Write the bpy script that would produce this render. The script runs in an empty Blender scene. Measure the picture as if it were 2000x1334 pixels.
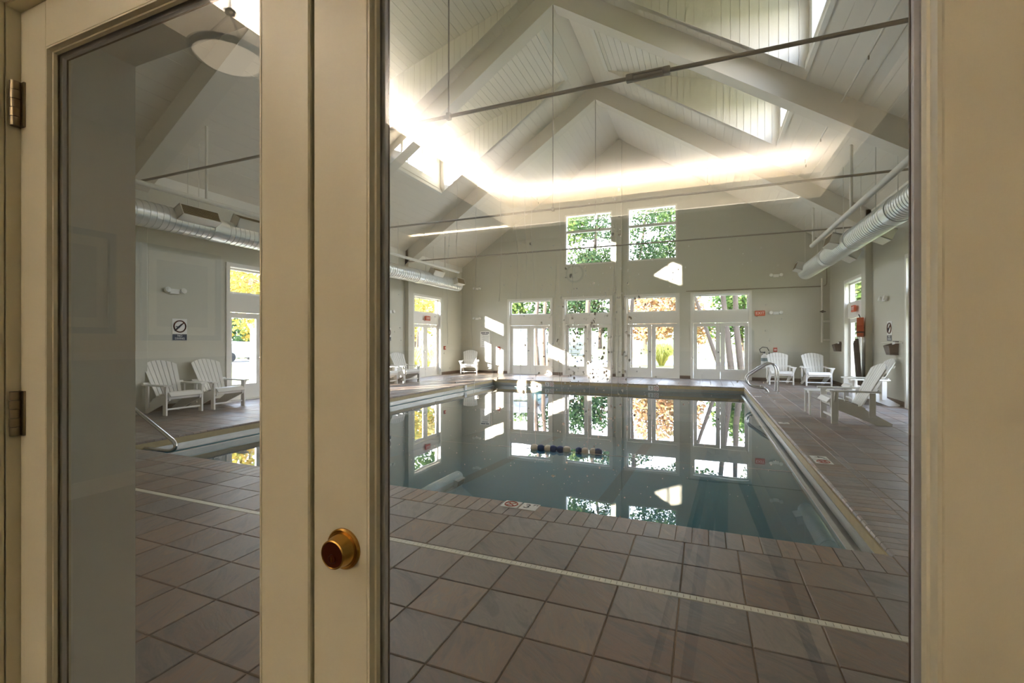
import bpy, bmesh, math, random
from mathutils import Vector, Matrix
random.seed(7)
R = math.radians
scn = bpy.context.scene
COL = scn.collection

# ---------------------------------------------------------------- camera, world, sun, exposure
YAW = math.atan(375 / 912)
cam_d = bpy.data.cameras.new('camera'); cam = bpy.data.objects.new('camera', cam_d); COL.objects.link(cam)
cam_d.sensor_width = 36.0; cam_d.lens = 36.0 * 912 / 2000; cam_d.clip_start = 0.02; cam_d.clip_end = 400
cam.location = (0, 0, 1.35); cam.rotation_euler = (R(90), 0, YAW)
scn.camera = cam
scn.view_settings.view_transform = 'Standard'; scn.view_settings.look = 'None'
scn.view_settings.gamma = 1.0; scn.view_settings.use_curve_mapping = False
scn.view_settings.exposure = 1.85
scn.cycles.transparent_max_bounces = 40
scn.cycles.max_bounces = 14
scn.cycles.diffuse_bounces = 8
scn.cycles.caustics_reflective = False; scn.cycles.caustics_refractive = False
scn.cycles.sample_clamp_indirect = 30.0

SUN_A, SUN_E = R(31.4), R(12.5)
SUN_POWER = 14.0
SKY_POWER = 5.5
w = bpy.data.worlds.new('sky'); scn.world = w; w.use_nodes = True
nt = w.node_tree; nt.nodes.clear()
wo = nt.nodes.new('ShaderNodeOutputWorld'); bg = nt.nodes.new('ShaderNodeBackground')
tc = nt.nodes.new('ShaderNodeTexCoord'); sx = nt.nodes.new('ShaderNodeSeparateXYZ'); cr = nt.nodes.new('ShaderNodeValToRGB')
nt.links.new(tc.outputs['Generated'], sx.inputs[0]); nt.links.new(sx.outputs['Z'], cr.inputs[0])
cr.color_ramp.elements[0].position = 0.0; cr.color_ramp.elements[0].color = (0.93, 0.94, 0.95, 1)
cr.color_ramp.elements[1].position = 0.6; cr.color_ramp.elements[1].color = (0.42, 0.58, 0.85, 1)
nt.links.new(cr.outputs[0], bg.inputs[0]); bg.inputs[1].default_value = SKY_POWER
nt.links.new(bg.outputs[0], wo.inputs[0])

sun_d = bpy.data.lights.new('sun', 'SUN'); sun = bpy.data.objects.new('sun_offscreen', sun_d); COL.objects.link(sun)
sun_d.energy = SUN_POWER; sun_d.angle = R(0.6); sun_d.color = (1.0, 0.93, 0.82)
sd = Vector((math.sin(SUN_A) * math.cos(SUN_E), math.cos(SUN_A) * math.cos(SUN_E), -math.sin(SUN_E)))
sun.rotation_euler = sd.to_track_quat('-Z', 'Y').to_euler(); sun.location = (-20, -30, 20)
LOBBY_POWER = 16.0     # cove strips of the lobby

# ---------------------------------------------------------------- helpers
def lin(h):
    h = h.lstrip('#')
    o = []
    for i in (0, 2, 4):
        v = int(h[i:i + 2], 16) / 255
        o.append(v / 12.92 if v <= .04045 else ((v + .055) / 1.055) ** 2.4)
    return (*o, 1.0)

class MB:
    def __init__(s): s.v = []; s.f = []
    def add(s, vs, fs):
        n = len(s.v); s.v += [tuple(v) for v in vs]; s.f += [tuple(i + n for i in f) for f in fs]; return s
    def box(s, x0, x1, y0, y1, z0, z1, M=None):
        vs = [(x, y, z) for z in (z0, z1) for y in (y0, y1) for x in (x0, x1)]
        if M is not None: vs = [M @ Vector(v) for v in vs]
        return s.add(vs, [(0, 2, 3, 1), (4, 5, 7, 6), (0, 1, 5, 4), (2, 6, 7, 3), (0, 4, 6, 2), (1, 3, 7, 5)])
    def bbox(s, x0, x1, y0, y1, z0, z1, b=.004, M=None):      # box with chamfered edges
        bm = bmesh.new(); bmesh.ops.create_cube(bm, size=1)
        for v in bm.verts:
            v.co = ((x0 + x1) / 2 + v.co.x * (x1 - x0), (y0 + y1) / 2 + v.co.y * (y1 - y0), (z0 + z1) / 2 + v.co.z * (z1 - z0))
        bmesh.ops.bevel(bm, geom=bm.edges[:], offset=b, segments=1, affect='EDGES')
        bm.verts.index_update()
        vs = [(M @ v.co if M is not None else v.co.copy()) for v in bm.verts]
        s.add(vs, [[v.index for v in f.verts] for f in bm.faces]); bm.free(); return s
    def prism(s, poly, fn, a, b):                             # poly: 2D points, fn(u, v, t) -> 3D
        n = len(poly)
        vs = [fn(u, v, a) for u, v in poly] + [fn(u, v, b) for u, v in poly]
        fs = [tuple(range(n))[::-1], tuple(range(n, 2 * n))] + [(i, (i + 1) % n, (i + 1) % n + n, i + n) for i in range(n)]
        return s.add(vs, fs)
    def tube(s, pts, r, n=10, closed=False, cap=True):
        pts = [Vector(p) for p in pts]; m = len(pts); rr = r if isinstance(r, (list, tuple)) else [r] * m
        up = None; rings = []
        for i, p in enumerate(pts):
            a = pts[i - 1] if (i or closed) else p; b = pts[(i + 1) % m] if (i < m - 1 or closed) else p
            d = (b - a).normalized()
            if up is None:
                up = Vector((0, 0, 1)) if abs(d.z) < .9 else Vector((1, 0, 0))
            x = d.cross(up)
            if x.length < 1e-5: x = d.cross(Vector((.3, 1, .2)))
            x.normalize(); y = x.cross(d).normalized(); up = y
            rings.append([p + (x * math.cos(2 * math.pi * k / n) + y * math.sin(2 * math.pi * k / n)) * rr[i] for k in range(n)])
        o = len(s.v)
        for q in rings: s.v += [tuple(v) for v in q]
        for i in range(m if closed else m - 1):
            j = (i + 1) % m
            for k in range(n):
                s.f.append((o + i * n + k, o + i * n + (k + 1) % n, o + j * n + (k + 1) % n, o + j * n + k))
        if cap and not closed:
            s.f.append(tuple(o + k for k in range(n))[::-1]); s.f.append(tuple(o + (m - 1) * n + k for k in range(n)))
        return s
    def lathe(s, prof, n=24, M=None, cap=True):               # prof: (r, z)
        o = len(s.v)
        for r_, z in prof:
            for k in range(n):
                v = Vector((r_ * math.cos(2 * math.pi * k / n), r_ * math.sin(2 * math.pi * k / n), z))
                s.v.append(tuple(M @ v if M is not None else v))
        for i in range(len(prof) - 1):
            for k in range(n):
                s.f.append((o + i * n + k, o + i * n + (k + 1) % n, o + (i + 1) * n + (k + 1) % n, o + (i + 1) * n + k))
        if cap:
            s.f.append(tuple(o + k for k in range(n))[::-1]); s.f.append(tuple(o + (len(prof) - 1) * n + k for k in range(n)))
        return s
    def mesh(s, name, mat=None, smooth=False):
        me = bpy.data.meshes.new(name); me.from_pydata(s.v, [], s.f); me.update()
        if mat is not None: me.materials.append(mat)
        if smooth:
            for p in me.polygons: p.use_smooth = True
            try: me.set_sharp_from_angle(angle=R(40))
            except Exception: pass
        return me
    def build(s, name, mat, parent=None, smooth=False):
        return link(name, s.mesh(name, mat, smooth), parent)

def link(name, data, parent=None, loc=None):
    o = bpy.data.objects.new(name, data); COL.objects.link(o)
    if parent is not None: o.parent = parent
    if loc is not None: o.location = loc
    return o
def tag(o, label=None, cat=None, group=None, kind=None):
    if label: o['label'] = label
    if cat: o['category'] = cat
    if group: o['group'] = group
    if kind: o['kind'] = kind
    return o
def thing(name, label, cat, loc=(0, 0, 0), rz=0, group=None):
    o = link(name, None, None, loc); o.rotation_euler = (0, 0, rz); o.empty_display_size = .1
    return tag(o, label, cat, group)
def struct(name, label, loc=(0, 0, 0)):
    o = link(name, None, None, loc); o.empty_display_size = .1
    return tag(o, label, None, None, 'structure')
def copy_tree(o, parent=None):
    c = o.copy(); COL.objects.link(c); c.parent = parent
    for ch in list(o.children): copy_tree(ch, c)
    return c
def text(name, body, size, mat, parent, loc, rot, ext=.0015, align='CENTER'):
    cu = bpy.data.curves.new(name, 'FONT'); cu.body = body; cu.size = size; cu.extrude = ext; cu.align_x = align; cu.align_y = 'CENTER'
    cu.materials.append(mat); cu.resolution_u = 3
    tmp = bpy.data.objects.new(name, cu); COL.objects.link(tmp); dg = bpy.context.evaluated_depsgraph_get()
    me = bpy.data.meshes.new_from_object(tmp.evaluated_get(dg)); bpy.data.objects.remove(tmp)
    if not me.materials: me.materials.append(mat)
    o = link(name, me, parent, loc); o.rotation_euler = rot; return o

# ---------------------------------------------------------------- materials
def mat(name, col, rough=.6, metal=0.0, noise=0.0, nscale=8.0, bump=0.0, bscale=120.0, emit=None, estr=0.0, coat=0.0, spec=None, stretch=None):
    m = bpy.data.materials.new(name); m.use_nodes = True; t = m.node_tree; b = t.nodes['Principled BSDF']
    c = lin(col) if isinstance(col, str) else col
    b.inputs['Base Color'].default_value = c; b.inputs['Roughness'].default_value = rough; b.inputs['Metallic'].default_value = metal
    if spec is not None: b.inputs['Specular IOR Level'].default_value = spec
    if coat: b.inputs['Coat Weight'].default_value = coat
    g = t.nodes.new('ShaderNodeNewGeometry')
    src = g.outputs['Position']
    if stretch:
        mp = t.nodes.new('ShaderNodeMapping'); mp.inputs['Scale'].default_value = stretch; t.links.new(src, mp.inputs[0]); src = mp.outputs[0]
    if noise:
        n = t.nodes.new('ShaderNodeTexNoise'); n.inputs['Scale'].default_value = nscale; n.inputs['Detail'].default_value = 4
        t.links.new(src, n.inputs['Vector'])
        mx = t.nodes.new('ShaderNodeMix'); mx.data_type = 'RGBA'
        mx.inputs[6].default_value = tuple(v * (1 - noise) for v in c[:3]) + (1,)
        mx.inputs[7].default_value = tuple(min(1, v * (1 + noise)) for v in c[:3]) + (1,)
        t.links.new(n.outputs['Fac'], mx.inputs[0]); t.links.new(mx.outputs[2], b.inputs['Base Color'])
    if bump:
        n2 = t.nodes.new('ShaderNodeTexNoise'); n2.inputs['Scale'].default_value = bscale; n2.inputs['Detail'].default_value = 2
        t.links.new(src, n2.inputs['Vector'])
        bp = t.nodes.new('ShaderNodeBump'); bp.inputs['Strength'].default_value = bump; bp.inputs['Distance'].default_value = .01
        t.links.new(n2.outputs['Fac'], bp.inputs['Height']); t.links.new(bp.outputs[0], b.inputs['Normal'])
    if emit:
        b.inputs['Emission Color'].default_value = lin(emit); b.inputs['Emission Strength'].default_value = estr
    return m

def glass(name, r0, tint=(1, 1, 1), film=0.0):
    """thin pane: clear transmission plus mirror reflection that grows towards grazing angles, and a light film of dust"""
    m = bpy.data.materials.new(name); m.use_nodes = True; t = m.node_tree; t.nodes.clear()
    o = t.nodes.new('ShaderNodeOutputMaterial'); tr = t.nodes.new('ShaderNodeBsdfTransparent'); gl = t.nodes.new('ShaderNodeBsdfGlossy')
    tr.inputs[0].default_value = (*tint, 1); gl.inputs['Roughness'].default_value = 0.0
    lw = t.nodes.new('ShaderNodeLayerWeight'); lw.inputs[0].default_value = .5
    p = t.nodes.new('ShaderNodeMath'); p.operation = 'POWER'; p.inputs[1].default_value = 5
    ma = t.nodes.new('ShaderNodeMath'); ma.operation = 'MULTIPLY_ADD'; ma.inputs[1].default_value = 1 - r0; ma.inputs[2].default_value = r0
    t.links.new(lw.outputs['Facing'], p.inputs[0]); t.links.new(p.outputs[0], ma.inputs[0])
    mx = t.nodes.new('ShaderNodeMixShader'); t.links.new(ma.outputs[0], mx.inputs[0]); t.links.new(tr.outputs[0], mx.inputs[1]); t.links.new(gl.outputs[0], mx.inputs[2])
    last = mx.outputs[0]
    if film:
        df = t.nodes.new('ShaderNodeBsdfDiffuse'); df.inputs[0].default_value = (.8, .8, .78, 1)
        m2 = t.nodes.new('ShaderNodeMixShader'); m2.inputs[0].default_value = film
        t.links.new(last, m2.inputs[1]); t.links.new(df.outputs[0], m2.inputs[2]); last = m2.outputs[0]
    t.links.new(last, o.inputs[0]); return m

def water_mat():
    m = bpy.data.materials.new('pool_water'); m.use_nodes = True; t = m.node_tree; t.nodes.clear()
    o = t.nodes.new('ShaderNodeOutputMaterial'); tr = t.nodes.new('ShaderNodeBsdfTransparent'); gl = t.nodes.new('ShaderNodeBsdfGlossy')
    tr.inputs[0].default_value = (.24, .54, .60, 1); gl.inputs['Roughness'].default_value = 0.0; gl.inputs[0].default_value = (1, 1, 1, 1)
    lw = t.nodes.new('ShaderNodeLayerWeight'); lw.inputs[0].default_value = .5
    p = t.nodes.new('ShaderNodeMath'); p.operation = 'POWER'; p.inputs[1].default_value = 4
    ma = t.nodes.new('ShaderNodeMath'); ma.operation = 'MULTIPLY_ADD'; ma.inputs[1].default_value = .97; ma.inputs[2].default_value = .03
    t.links.new(lw.outputs['Facing'], p.inputs[0]); t.links.new(p.outputs[0], ma.inputs[0])
    n = t.nodes.new('ShaderNodeTexNoise'); n.inputs['Scale'].default_value = 1.4; n.inputs['Detail'].default_value = 1
    g = t.nodes.new('ShaderNodeNewGeometry'); t.links.new(g.outputs['Position'], n.inputs['Vector'])
    bp = t.nodes.new('ShaderNodeBump'); bp.inputs['Strength'].default_value = .05; bp.inputs['Distance'].default_value = .02
    t.links.new(n.outputs['Fac'], bp.inputs['Height']); t.links.new(bp.outputs[0], gl.inputs['Normal'])
    mx = t.nodes.new('ShaderNodeMixShader'); t.links.new(ma.outputs[0], mx.inputs[0]); t.links.new(tr.outputs[0], mx.inputs[1]); t.links.new(gl.outputs[0], mx.inputs[2])
    t.links.new(mx.outputs[0], o.inputs[0]); return m

def tile_mat(name, dark=1.0):
    """slate-look floor tile: every tile its own mix of brown, plum, ochre and grey, with a streaky grain"""
    m = bpy.data.materials.new(name); m.use_nodes = True; t = m.node_tree; b = t.nodes['Principled BSDF']
    g = t.nodes.new('ShaderNodeNewGeometry'); oi = t.nodes.new('ShaderNodeObjectInfo')
    ad = t.nodes.new('ShaderNodeMath'); ad.operation = 'ADD'; t.links.new(g.outputs['Random Per Island'], ad.inputs[0]); t.links.new(oi.outputs['Random'], ad.inputs[1])
    fr = t.nodes.new('ShaderNodeMath'); fr.operation = 'FRACT'; t.links.new(ad.outputs[0], fr.inputs[0])
    off = t.nodes.new('ShaderNodeVectorMath'); off.operation = 'ADD'
    sc = t.nodes.new('ShaderNodeMath'); sc.operation = 'MULTIPLY'; sc.inputs[1].default_value = 37.0; t.links.new(fr.outputs[0], sc.inputs[0])
    t.links.new(g.outputs['Position'], off.inputs[0]); t.links.new(sc.outputs[0], off.inputs[1])
    rot = t.nodes.new('ShaderNodeVectorRotate'); rot.rotation_type = 'Z_AXIS'; ra = t.nodes.new('ShaderNodeMath'); ra.operation = 'MULTIPLY_ADD'; ra.inputs[1].default_value = 1.2; ra.inputs[2].default_value = .3
    t.links.new(fr.outputs[0], ra.inputs[0]); t.links.new(off.outputs[0], rot.inputs['Vector']); t.links.new(ra.outputs[0], rot.inputs['Angle'])
    mp = t.nodes.new('ShaderNodeMapping'); mp.inputs['Scale'].default_value = (2.2, 7.0, 3.0); t.links.new(rot.outputs[0], mp.inputs[0])
    n = t.nodes.new('ShaderNodeTexNoise'); n.inputs['Scale'].default_value = 1.7; n.inputs['Detail'].default_value = 7; n.inputs['Roughness'].default_value = .62; n.inputs['Distortion'].default_value = .6
    t.links.new(mp.outputs[0], n.inputs['Vector'])
    r = t.nodes.new('ShaderNodeValToRGB'); e = r.color_ramp.elements
    e[0].position = .28; e[0].color = lin('#766a62'); e[1].position = .75; e[1].color = lin('#a08c76')
    for p_, c_ in ((.40, '#80736a'), (.5, '#917a6b'), (.58, '#86796f'), (.66, '#98806c')):
        k = e.new(p_); k.color = lin(c_)
    t.links.new(n.outputs['Fac'], r.inputs[0])
    hs = t.nodes.new('ShaderNodeHueSaturation')
    v = t.nodes.new('ShaderNodeMath'); v.operation = 'MULTIPLY_ADD'; v.inputs[1].default_value = .34 * dark; v.inputs[2].default_value = .80 * dark; t.links.new(fr.outputs[0], v.inputs[0])
    f2 = t.nodes.new('ShaderNodeMath'); f2.operation = 'MULTIPLY'; f2.inputs[1].default_value = 7.3; t.links.new(fr.outputs[0], f2.inputs[0])
    f3 = t.nodes.new('ShaderNodeMath'); f3.operation = 'FRACT'; t.links.new(f2.outputs[0], f3.inputs[0])
    sa = t.nodes.new('ShaderNodeMath'); sa.operation = 'MULTIPLY_ADD'; sa.inputs[1].default_value = .7; sa.inputs[2].default_value = .5; t.links.new(f3.outputs[0], sa.inputs[0])
    t.links.new(r.outputs[0], hs.inputs['Color']); t.links.new(v.outputs[0], hs.inputs['Value']); t.links.new(sa.outputs[0], hs.inputs['Saturation'])
    t.links.new(hs.outputs[0], b.inputs['Base Color'])
    bp = t.nodes.new('ShaderNodeBump'); bp.inputs['Strength'].default_value = .35; bp.inputs['Distance'].default_value = .01
    t.links.new(n.outputs['Fac'], bp.inputs['Height']); t.links.new(bp.outputs[0], b.inputs['Normal'])
    b.inputs['Roughness'].default_value = .42; b.inputs['Specular IOR Level'].default_value = .4
    return m

def leaf_mat(name, cols):
    m = bpy.data.materials.new(name); m.use_nodes = True; t = m.node_tree; t.nodes.clear()
    o = t.nodes.new('ShaderNodeOutputMaterial'); g = t.nodes.new('ShaderNodeNewGeometry'); r = t.nodes.new('ShaderNodeValToRGB')
    r.color_ramp.interpolation = 'CONSTANT'
    e = r.color_ramp.elements; e[0].color = lin(cols[0]); e[0].position = 0
    e[1].color = lin(cols[1]); e[1].position = 1 / len(cols)
    for i, c in enumerate(cols[2:]): k = e.new((i + 2) / len(cols)); k.color = lin(c)
    t.links.new(g.outputs['Random Per Island'], r.inputs[0])
    d = t.nodes.new('ShaderNodeBsdfDiffuse'); tl = t.nodes.new('ShaderNodeBsdfTranslucent'); mx = t.nodes.new('ShaderNodeMixShader'); mx.inputs[0].default_value = .35
    t.links.new(r.outputs[0], d.inputs[0]); t.links.new(r.outputs[0], tl.inputs[0]); t.links.new(d.outputs[0], mx.inputs[1]); t.links.new(tl.outputs[0], mx.inputs[2])
    t.links.new(mx.outputs[0], o.inputs[0]); return m

M = {}
M['door'] = mat('cream_door_paint', '#d2ccb3', .38, bump=.05, bscale=260, stretch=(6, 6, .25))
M['casing'] = mat('cream_casing_paint', '#d2ccb3', .42, bump=.04, bscale=300)
M['lobby_upper'] = mat('lobby_cream_wall', '#e0d6c0', .7, bump=.05, bscale=400)
M['lobby_lower'] = mat('lobby_grey_blue_wall', '#b9bfbb', .7)
M['lobby_ceiling'] = mat('lobby_ceiling_paint', '#efe9da', .8)
M['carpet'] = mat('lobby_carpet', '#94897a', .95, noise=.3, nscale=60)
M['white_trim'] = mat('white_trim_paint', '#e6e2d8', .4)
M['wall'] = mat('sage_grey_wall_paint', '#c9c6b6', .55, bump=.03, bscale=200)
M['near_wall'] = mat('white_reveal_paint', '#e4e4e0', .5)
M['ceiling'] = mat('cream_white_board_paint', '#e4ddd0', .45)
M['backing'] = mat('ceiling_deck_paint', '#e4ddd0', .6)
M['beam'] = mat('cream_white_beam_paint', '#dfd8ca', .5)
M['tile'] = tile_mat('slate_tile'); M['coping'] = tile_mat('slate_coping', 1.08)
M['grout'] = mat('brown_grout', '#8a7460', .9, noise=.2, nscale=30)
M['base_tile'] = mat('brown_base_tile', '#6e5a4a', .5, noise=.25, nscale=12)
M['plaster'] = mat('pool_plaster', '#6399a2', .7, noise=.12, nscale=1.2)
M['pool_stripe'] = mat('dark_pool_tile', '#24484c', .5)
M['gutter'] = mat('gutter_steel', '#a7a69f', .35, .6, noise=.25, nscale=9, stretch=(1, 1, 12))
M['gutter_tan'] = mat('gutter_tan_tile', '#b39f75', .5, noise=.2, nscale=14)
M['gutter_dark'] = mat('gutter_channel_steel', '#8f8e87', .5, .4, noise=.25, nscale=9)
M['water'] = water_mat()
M['pane'] = glass('window_glass', .03)
M['door_glass'] = glass('door_glass', .09)
M['steel'] = mat('stainless_steel', '#c9c7c2', .16, 1.0)
M['duct'] = mat('galvanised_duct', '#d4d4cf', .34, .55, noise=.08, nscale=3)
M['rod'] = mat('painted_rod', '#a2988a', .5, .2)
M['white_pipe'] = mat('white_pipe_paint', '#dcd7cb', .45)
M['conduit'] = mat('tan_conduit', '#978b76', .5)
M['grille'] = mat('bronze_grille', '#85714f', .55, noise=.3, nscale=60, stretch=(1, 8, 1))
M['chair'] = mat('white_poly_lumber', '#ece9e2', .42)
M['spacer'] = mat('aluminium_spacer', '#c9c9ce', .45, .15)
M['gasket'] = mat('brown_gasket', '#4a2f18', .5)
M['brass'] = mat('brass', '#b8904a', .26, 1.0)
M['bronze_face'] = mat('antique_bronze', '#5a2c18', .28, .9)
M['hinge'] = mat('brushed_nickel_hinge', '#8d8069', .35, .9)
M['black'] = mat('black_plastic', '#1d1d1f', .5)
M['white'] = mat('white_enamel', '#eeece6', .35)
M['sign_red'] = mat('red_sign', '#b5482f', .5)
M['navy'] = mat('navy_sign', '#2b3140', .5)
M['sign_white'] = mat('sign_white', '#f1efe9', .5)
M['exit'] = mat('exit_sign_red', '#a84a30', .5, emit='#d86a3c', estr=.06)
M['blue_float'] = mat('blue_float', '#20487f', .4)
M['white_float'] = mat('white_float', '#e9e3d2', .45)
M['rope'] = mat('rope', '#c7c9c9', .8)
M['orange'] = mat('orange_foam', '#c45a33', .6, noise=.25, nscale=20)
M['brown_cloth'] = mat('brown_cover', '#5b4f46', .85, noise=.25, nscale=18)
M['wire_brown'] = mat('brown_wire', '#5a4a3f', .5)
M['frame'] = mat('grey_blue_picture_frame', '#7f8f90', .4)
M['mat_board'] = mat('picture_mount', '#d9d5c6', .8)
M['print'] = mat('faded_grey_print', '#a4aaa4', .35, noise=.25, nscale=3)
M['lamp_white'] = mat('lamp_lens', '#f4f2ea', .15)
M['cove'] = mat('cove_strip', '#ffffff', .4, emit='#fbf6ff', estr=LOBBY_POWER)
M['bowl'] = mat('alabaster_bowl', '#d9d0bc', .4, emit='#ffe9c8', estr=.35)
M['soft_strip'] = mat('soft_strip', '#ffffff', .4, emit='#fff3e0', estr=4.0)
M['nickel'] = mat('satin_nickel', '#8e8d86', .35, .8)
M['clock_rim'] = mat('clock_rim', '#5f7476', .4)
M['concrete'] = mat('patio_concrete', '#cfc9bd', .85, noise=.08, nscale=2)
M['asphalt'] = mat('asphalt', '#8d8f92', .9, noise=.12, nscale=30)
M['lawn'] = mat('lawn_ground', '#8d8a52', .95, noise=.35, nscale=1.2)
M['bark'] = mat('bark', '#54463b', .9, noise=.5, nscale=9, bump=.6, bscale=18, stretch=(1, 1, .35))
M['pale_bark'] = mat('pale_bark', '#a39a92', .9, noise=.35, nscale=5)
M['stone'] = mat('field_stone', '#7d7a72', .9, noise=.35, nscale=4)
M['shed'] = mat('grey_clapboard', '#9aa0a3', .8)
M['shed_roof'] = mat('grey_shingle', '#6b6a6c', .9)
M['green_leaf'] = leaf_mat('green_leaf', ['#4f6634', '#66783d', '#3f5529', '#7a864a', '#586d3a', '#33482a'])
M['dark_leaf'] = leaf_mat('dark_leaf', ['#30422b', '#3e5234', '#26371f', '#4c613c', '#364a30', '#596b45'])
M['yellow_leaf'] = leaf_mat('yellow_leaf', ['#a8964a', '#998540', '#b3a35f', '#8c8240', '#a98a4a', '#7f8446'])
M['orange_leaf'] = leaf_mat('orange_leaf', ['#a8835f', '#99744f', '#b09572', '#9e8a5a', '#8c6548', '#ad9d76'])
M['grass_leaf'] = leaf_mat('grass_blade', ['#b8b45a', '#cfc46c', '#9aa04a', '#d9cf86'])
M['car_paint'] = mat('pale_blue_car_paint', '#b5bfc9', .25, coat=.6)
M['car_glass'] = mat('dark_car_glass', '#2a3036', .1)
M['rubber'] = mat('rubber', '#222222', .8)
M['drop'] = mat('water_spot', '#e8e8e4', .25)
M['tripod'] = mat('tripod_black', '#18191a', .45, .3)

# ================================================================ SETTING: the pool hall
XL, XR, YN, YF, XC = -9.83, 3.81, .83, 18.1, -3.01
TH = .22
EAVE, RIDGE, PITCH = 4.55, 9.1, 4.55 / 6.82
def roof_z(X): return RIDGE - PITCH * abs(X - XC)

def wall_pieces(mb, fn, u0, u1, z0, holes, top, breaks=()):
    us = sorted({u0, u1, *breaks, *[h[0] for h in holes], *[h[1] for h in holes]})
    us = [u for u in us if u0 <= u <= u1]
    for a, b in zip(us, us[1:]):
        mid = (a + b) / 2; z = z0
        for h in sorted([h for h in holes if h[0] <= mid <= h[1]], key=lambda h: h[2]):
            if h[2] > z + 1e-4: mb.prism([(a, z), (b, z), (b, h[2]), (a, h[2])], fn, 0, 1)
            z = h[3]
        if max(top(a), top(b)) > z + 1e-4: mb.prism([(a, z), (b, z), (b, top(b)), (a, top(a))], fn, 0, 1)

DW, DTOP = 1.985, 3.12          # door set with transom, casing included
far_doors = [-7.65, -5.24, -2.81, -.455]
up_windows = [(-5.15, -3.27, 4.38, 6.40), (-2.69, -.91, 4.38, 6.40)]
left_doors = [7.18, 9.95, 14.38]
right_doors = [9.87, 14.36]
def hole(a): return (a + .07, a + DW - .07, 0, DTOP - .07)

mb = MB(); wall_pieces(mb, lambda u, v, t: (u, YF + t * TH, v), XL - TH, XR + TH, -.3, [(h[0], h[1], 0, h[3]) for h in map(hole, far_doors)] + up_windows, lambda u: roof_z(u) + .05, (XC,))
wall_far = tag(mb.build('wall_far', M['wall']), 'tall sage grey gable wall with four glazed door sets', kind='structure')
mb = MB(); wall_pieces(mb, lambda u, v, t: (XL - t * TH, u, v), YN - .2, YF + TH, -.3, list(map(hole, left_doors)), lambda u: EAVE)
wall_left = tag(mb.build('wall_left', M['wall']), 'sage grey side wall carrying the duct and no diving sign', kind='structure')
mb = MB(); wall_pieces(mb, lambda u, v, t: (XR + t * TH, u, v), YN - .2, YF + TH, -.3, list(map(hole, right_doors)), lambda u: EAVE)
wall_right = tag(mb.build('wall_right', M['wall']), 'sage grey side wall behind the paired lounge chairs', kind='structure')
# wall between hall and lobby, with the opening of the double door
OX0, OX1, OZ = -1.512, .327, 2.14
mb = MB(); wall_pieces(mb, lambda u, v, t: (u, .64 + t * .19, v), XL - TH, XR + TH, -.3, [(OX0, OX1, 0, OZ)], lambda u: roof_z(u) + .05, (XC,))
tag(mb.build('wall_near', M['near_wall']), 'white painted wall between lobby and pool hall', kind='structure')
# pilasters
def pil(wall, x0, x1, y0, y1, z1):
    m = MB(); m.bbox(x0, x1, y0, y1, 0, z1, .012); m.build('pilaster', M['wall'], wall)
FRAMES = [5.2, 9.64, 13.9]
for yf in FRAMES:
    pil(wall_left, XL - .01, XL + .15, yf, yf + .32, EAVE + .05); pil(wall_right, XR - .15, XR + .01, yf, yf + .32, EAVE + .05)
pil(wall_far, -3.12, -2.90, YF - .09, YF + .01, roof_z(-2.9) + .02)

# ---- door sets with transoms
ndoor = [0]
def door_set(fn, label):
    """fn(u, z, d): u along the wall 0..DW, d depth, 0 at the room face and positive outwards"""
    ndoor[0] += 1
    t = struct('door_%d' % ndoor[0], label)
    def bx(mb, u0, u1, z0, z1, d0, d1): mb.prism([(u0, z0), (u1, z0), (u1, z1), (u0, z1)], lambda u, z, d: fn(u, z, d), d0, d1)
    m = MB()                                                  # casing
    bx(m, 0, .085, 0, DTOP, -.025, .0); bx(m, DW - .085, DW, 0, DTOP, -.025, .0); bx(m, .085, DW - .085, DTOP - .085, DTOP, -.025, .0)
    m.build('casing', M['white_trim'], t)
    m = MB()                                                  # jamb lining
    for a, b in ((.07, .095), (DW - .095, DW - .07)): bx(m, a, b, 0, DTOP - .07, .0, TH)
    bx(m, .095, DW - .095, DTOP - .095, DTOP - .07, .0, TH)
    bx(m, .095, DW - .095, -.02, .012, .0, TH)
    m.build('jamb', M['white_trim'], t)
    m = MB(); bx(m, .095, DW - .095, 2.02, 2.44, .05, .17); m.build('spandrel_panel', M['white_trim'], t)
    m = MB()                                                  # transom sash
    a, b, z0, z1 = .095, DW - .095, 2.44, DTOP - .095
    bx(m, a, a + .05, z0, z1, .1, .15); bx(m, b - .05, b, z0, z1, .1, .15); bx(m, a + .05, b - .05, z0, z0 + .045, .1, .15); bx(m, a + .05, b - .05, z1 - .045, z1, .1, .15)
    s = m.build('transom_sash', M['white_trim'], t)
    m = MB(); bx(m, a + .05, b - .05, z0 + .045, z1 - .045, .122, .128); m.build('pane', M['pane'], s)
    mid = DW / 2
    for k, (a, b) in enumerate(((.1, mid - .004), (mid + .004, DW - .1))):
        st = (.12, .145) if k == 0 else (.145, .12)
        m = MB()
        bx(m, a, a + st[0], .015, 2.01, .1, .145); bx(m, b - st[1], b, .015, 2.01, .1, .145)
        bx(m, a + st[0], b - st[1], .015, .36, .1, .145); bx(m, a + st[0], b - st[1], 1.89, 2.01, .1, .145)
        lf = m.build('door_leaf', M['white_trim'], t)
        m = MB(); bx(m, a + st[0], b - st[1], .36, 1.89, .12, .126); m.build('pane', M['pane'], lf)
        if k == 0:
            c0 = Vector(fn(b - .06, .97, .1)); c1 = Vector(fn(b - .06, .97, .04))
            m = MB(); m.tube([c0, c0.lerp(c1, .5), c0.lerp(c1, .6), c1], [.014, .014, .03, .024], 12); m.build('door_knob', M['nickel'], lf, True)
    return t
names = ['in the far wall beside the rules board', 'in the far wall below the first upper window', 'in the far wall below the second upper window', 'in the far wall beside the fire extinguisher']
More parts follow.
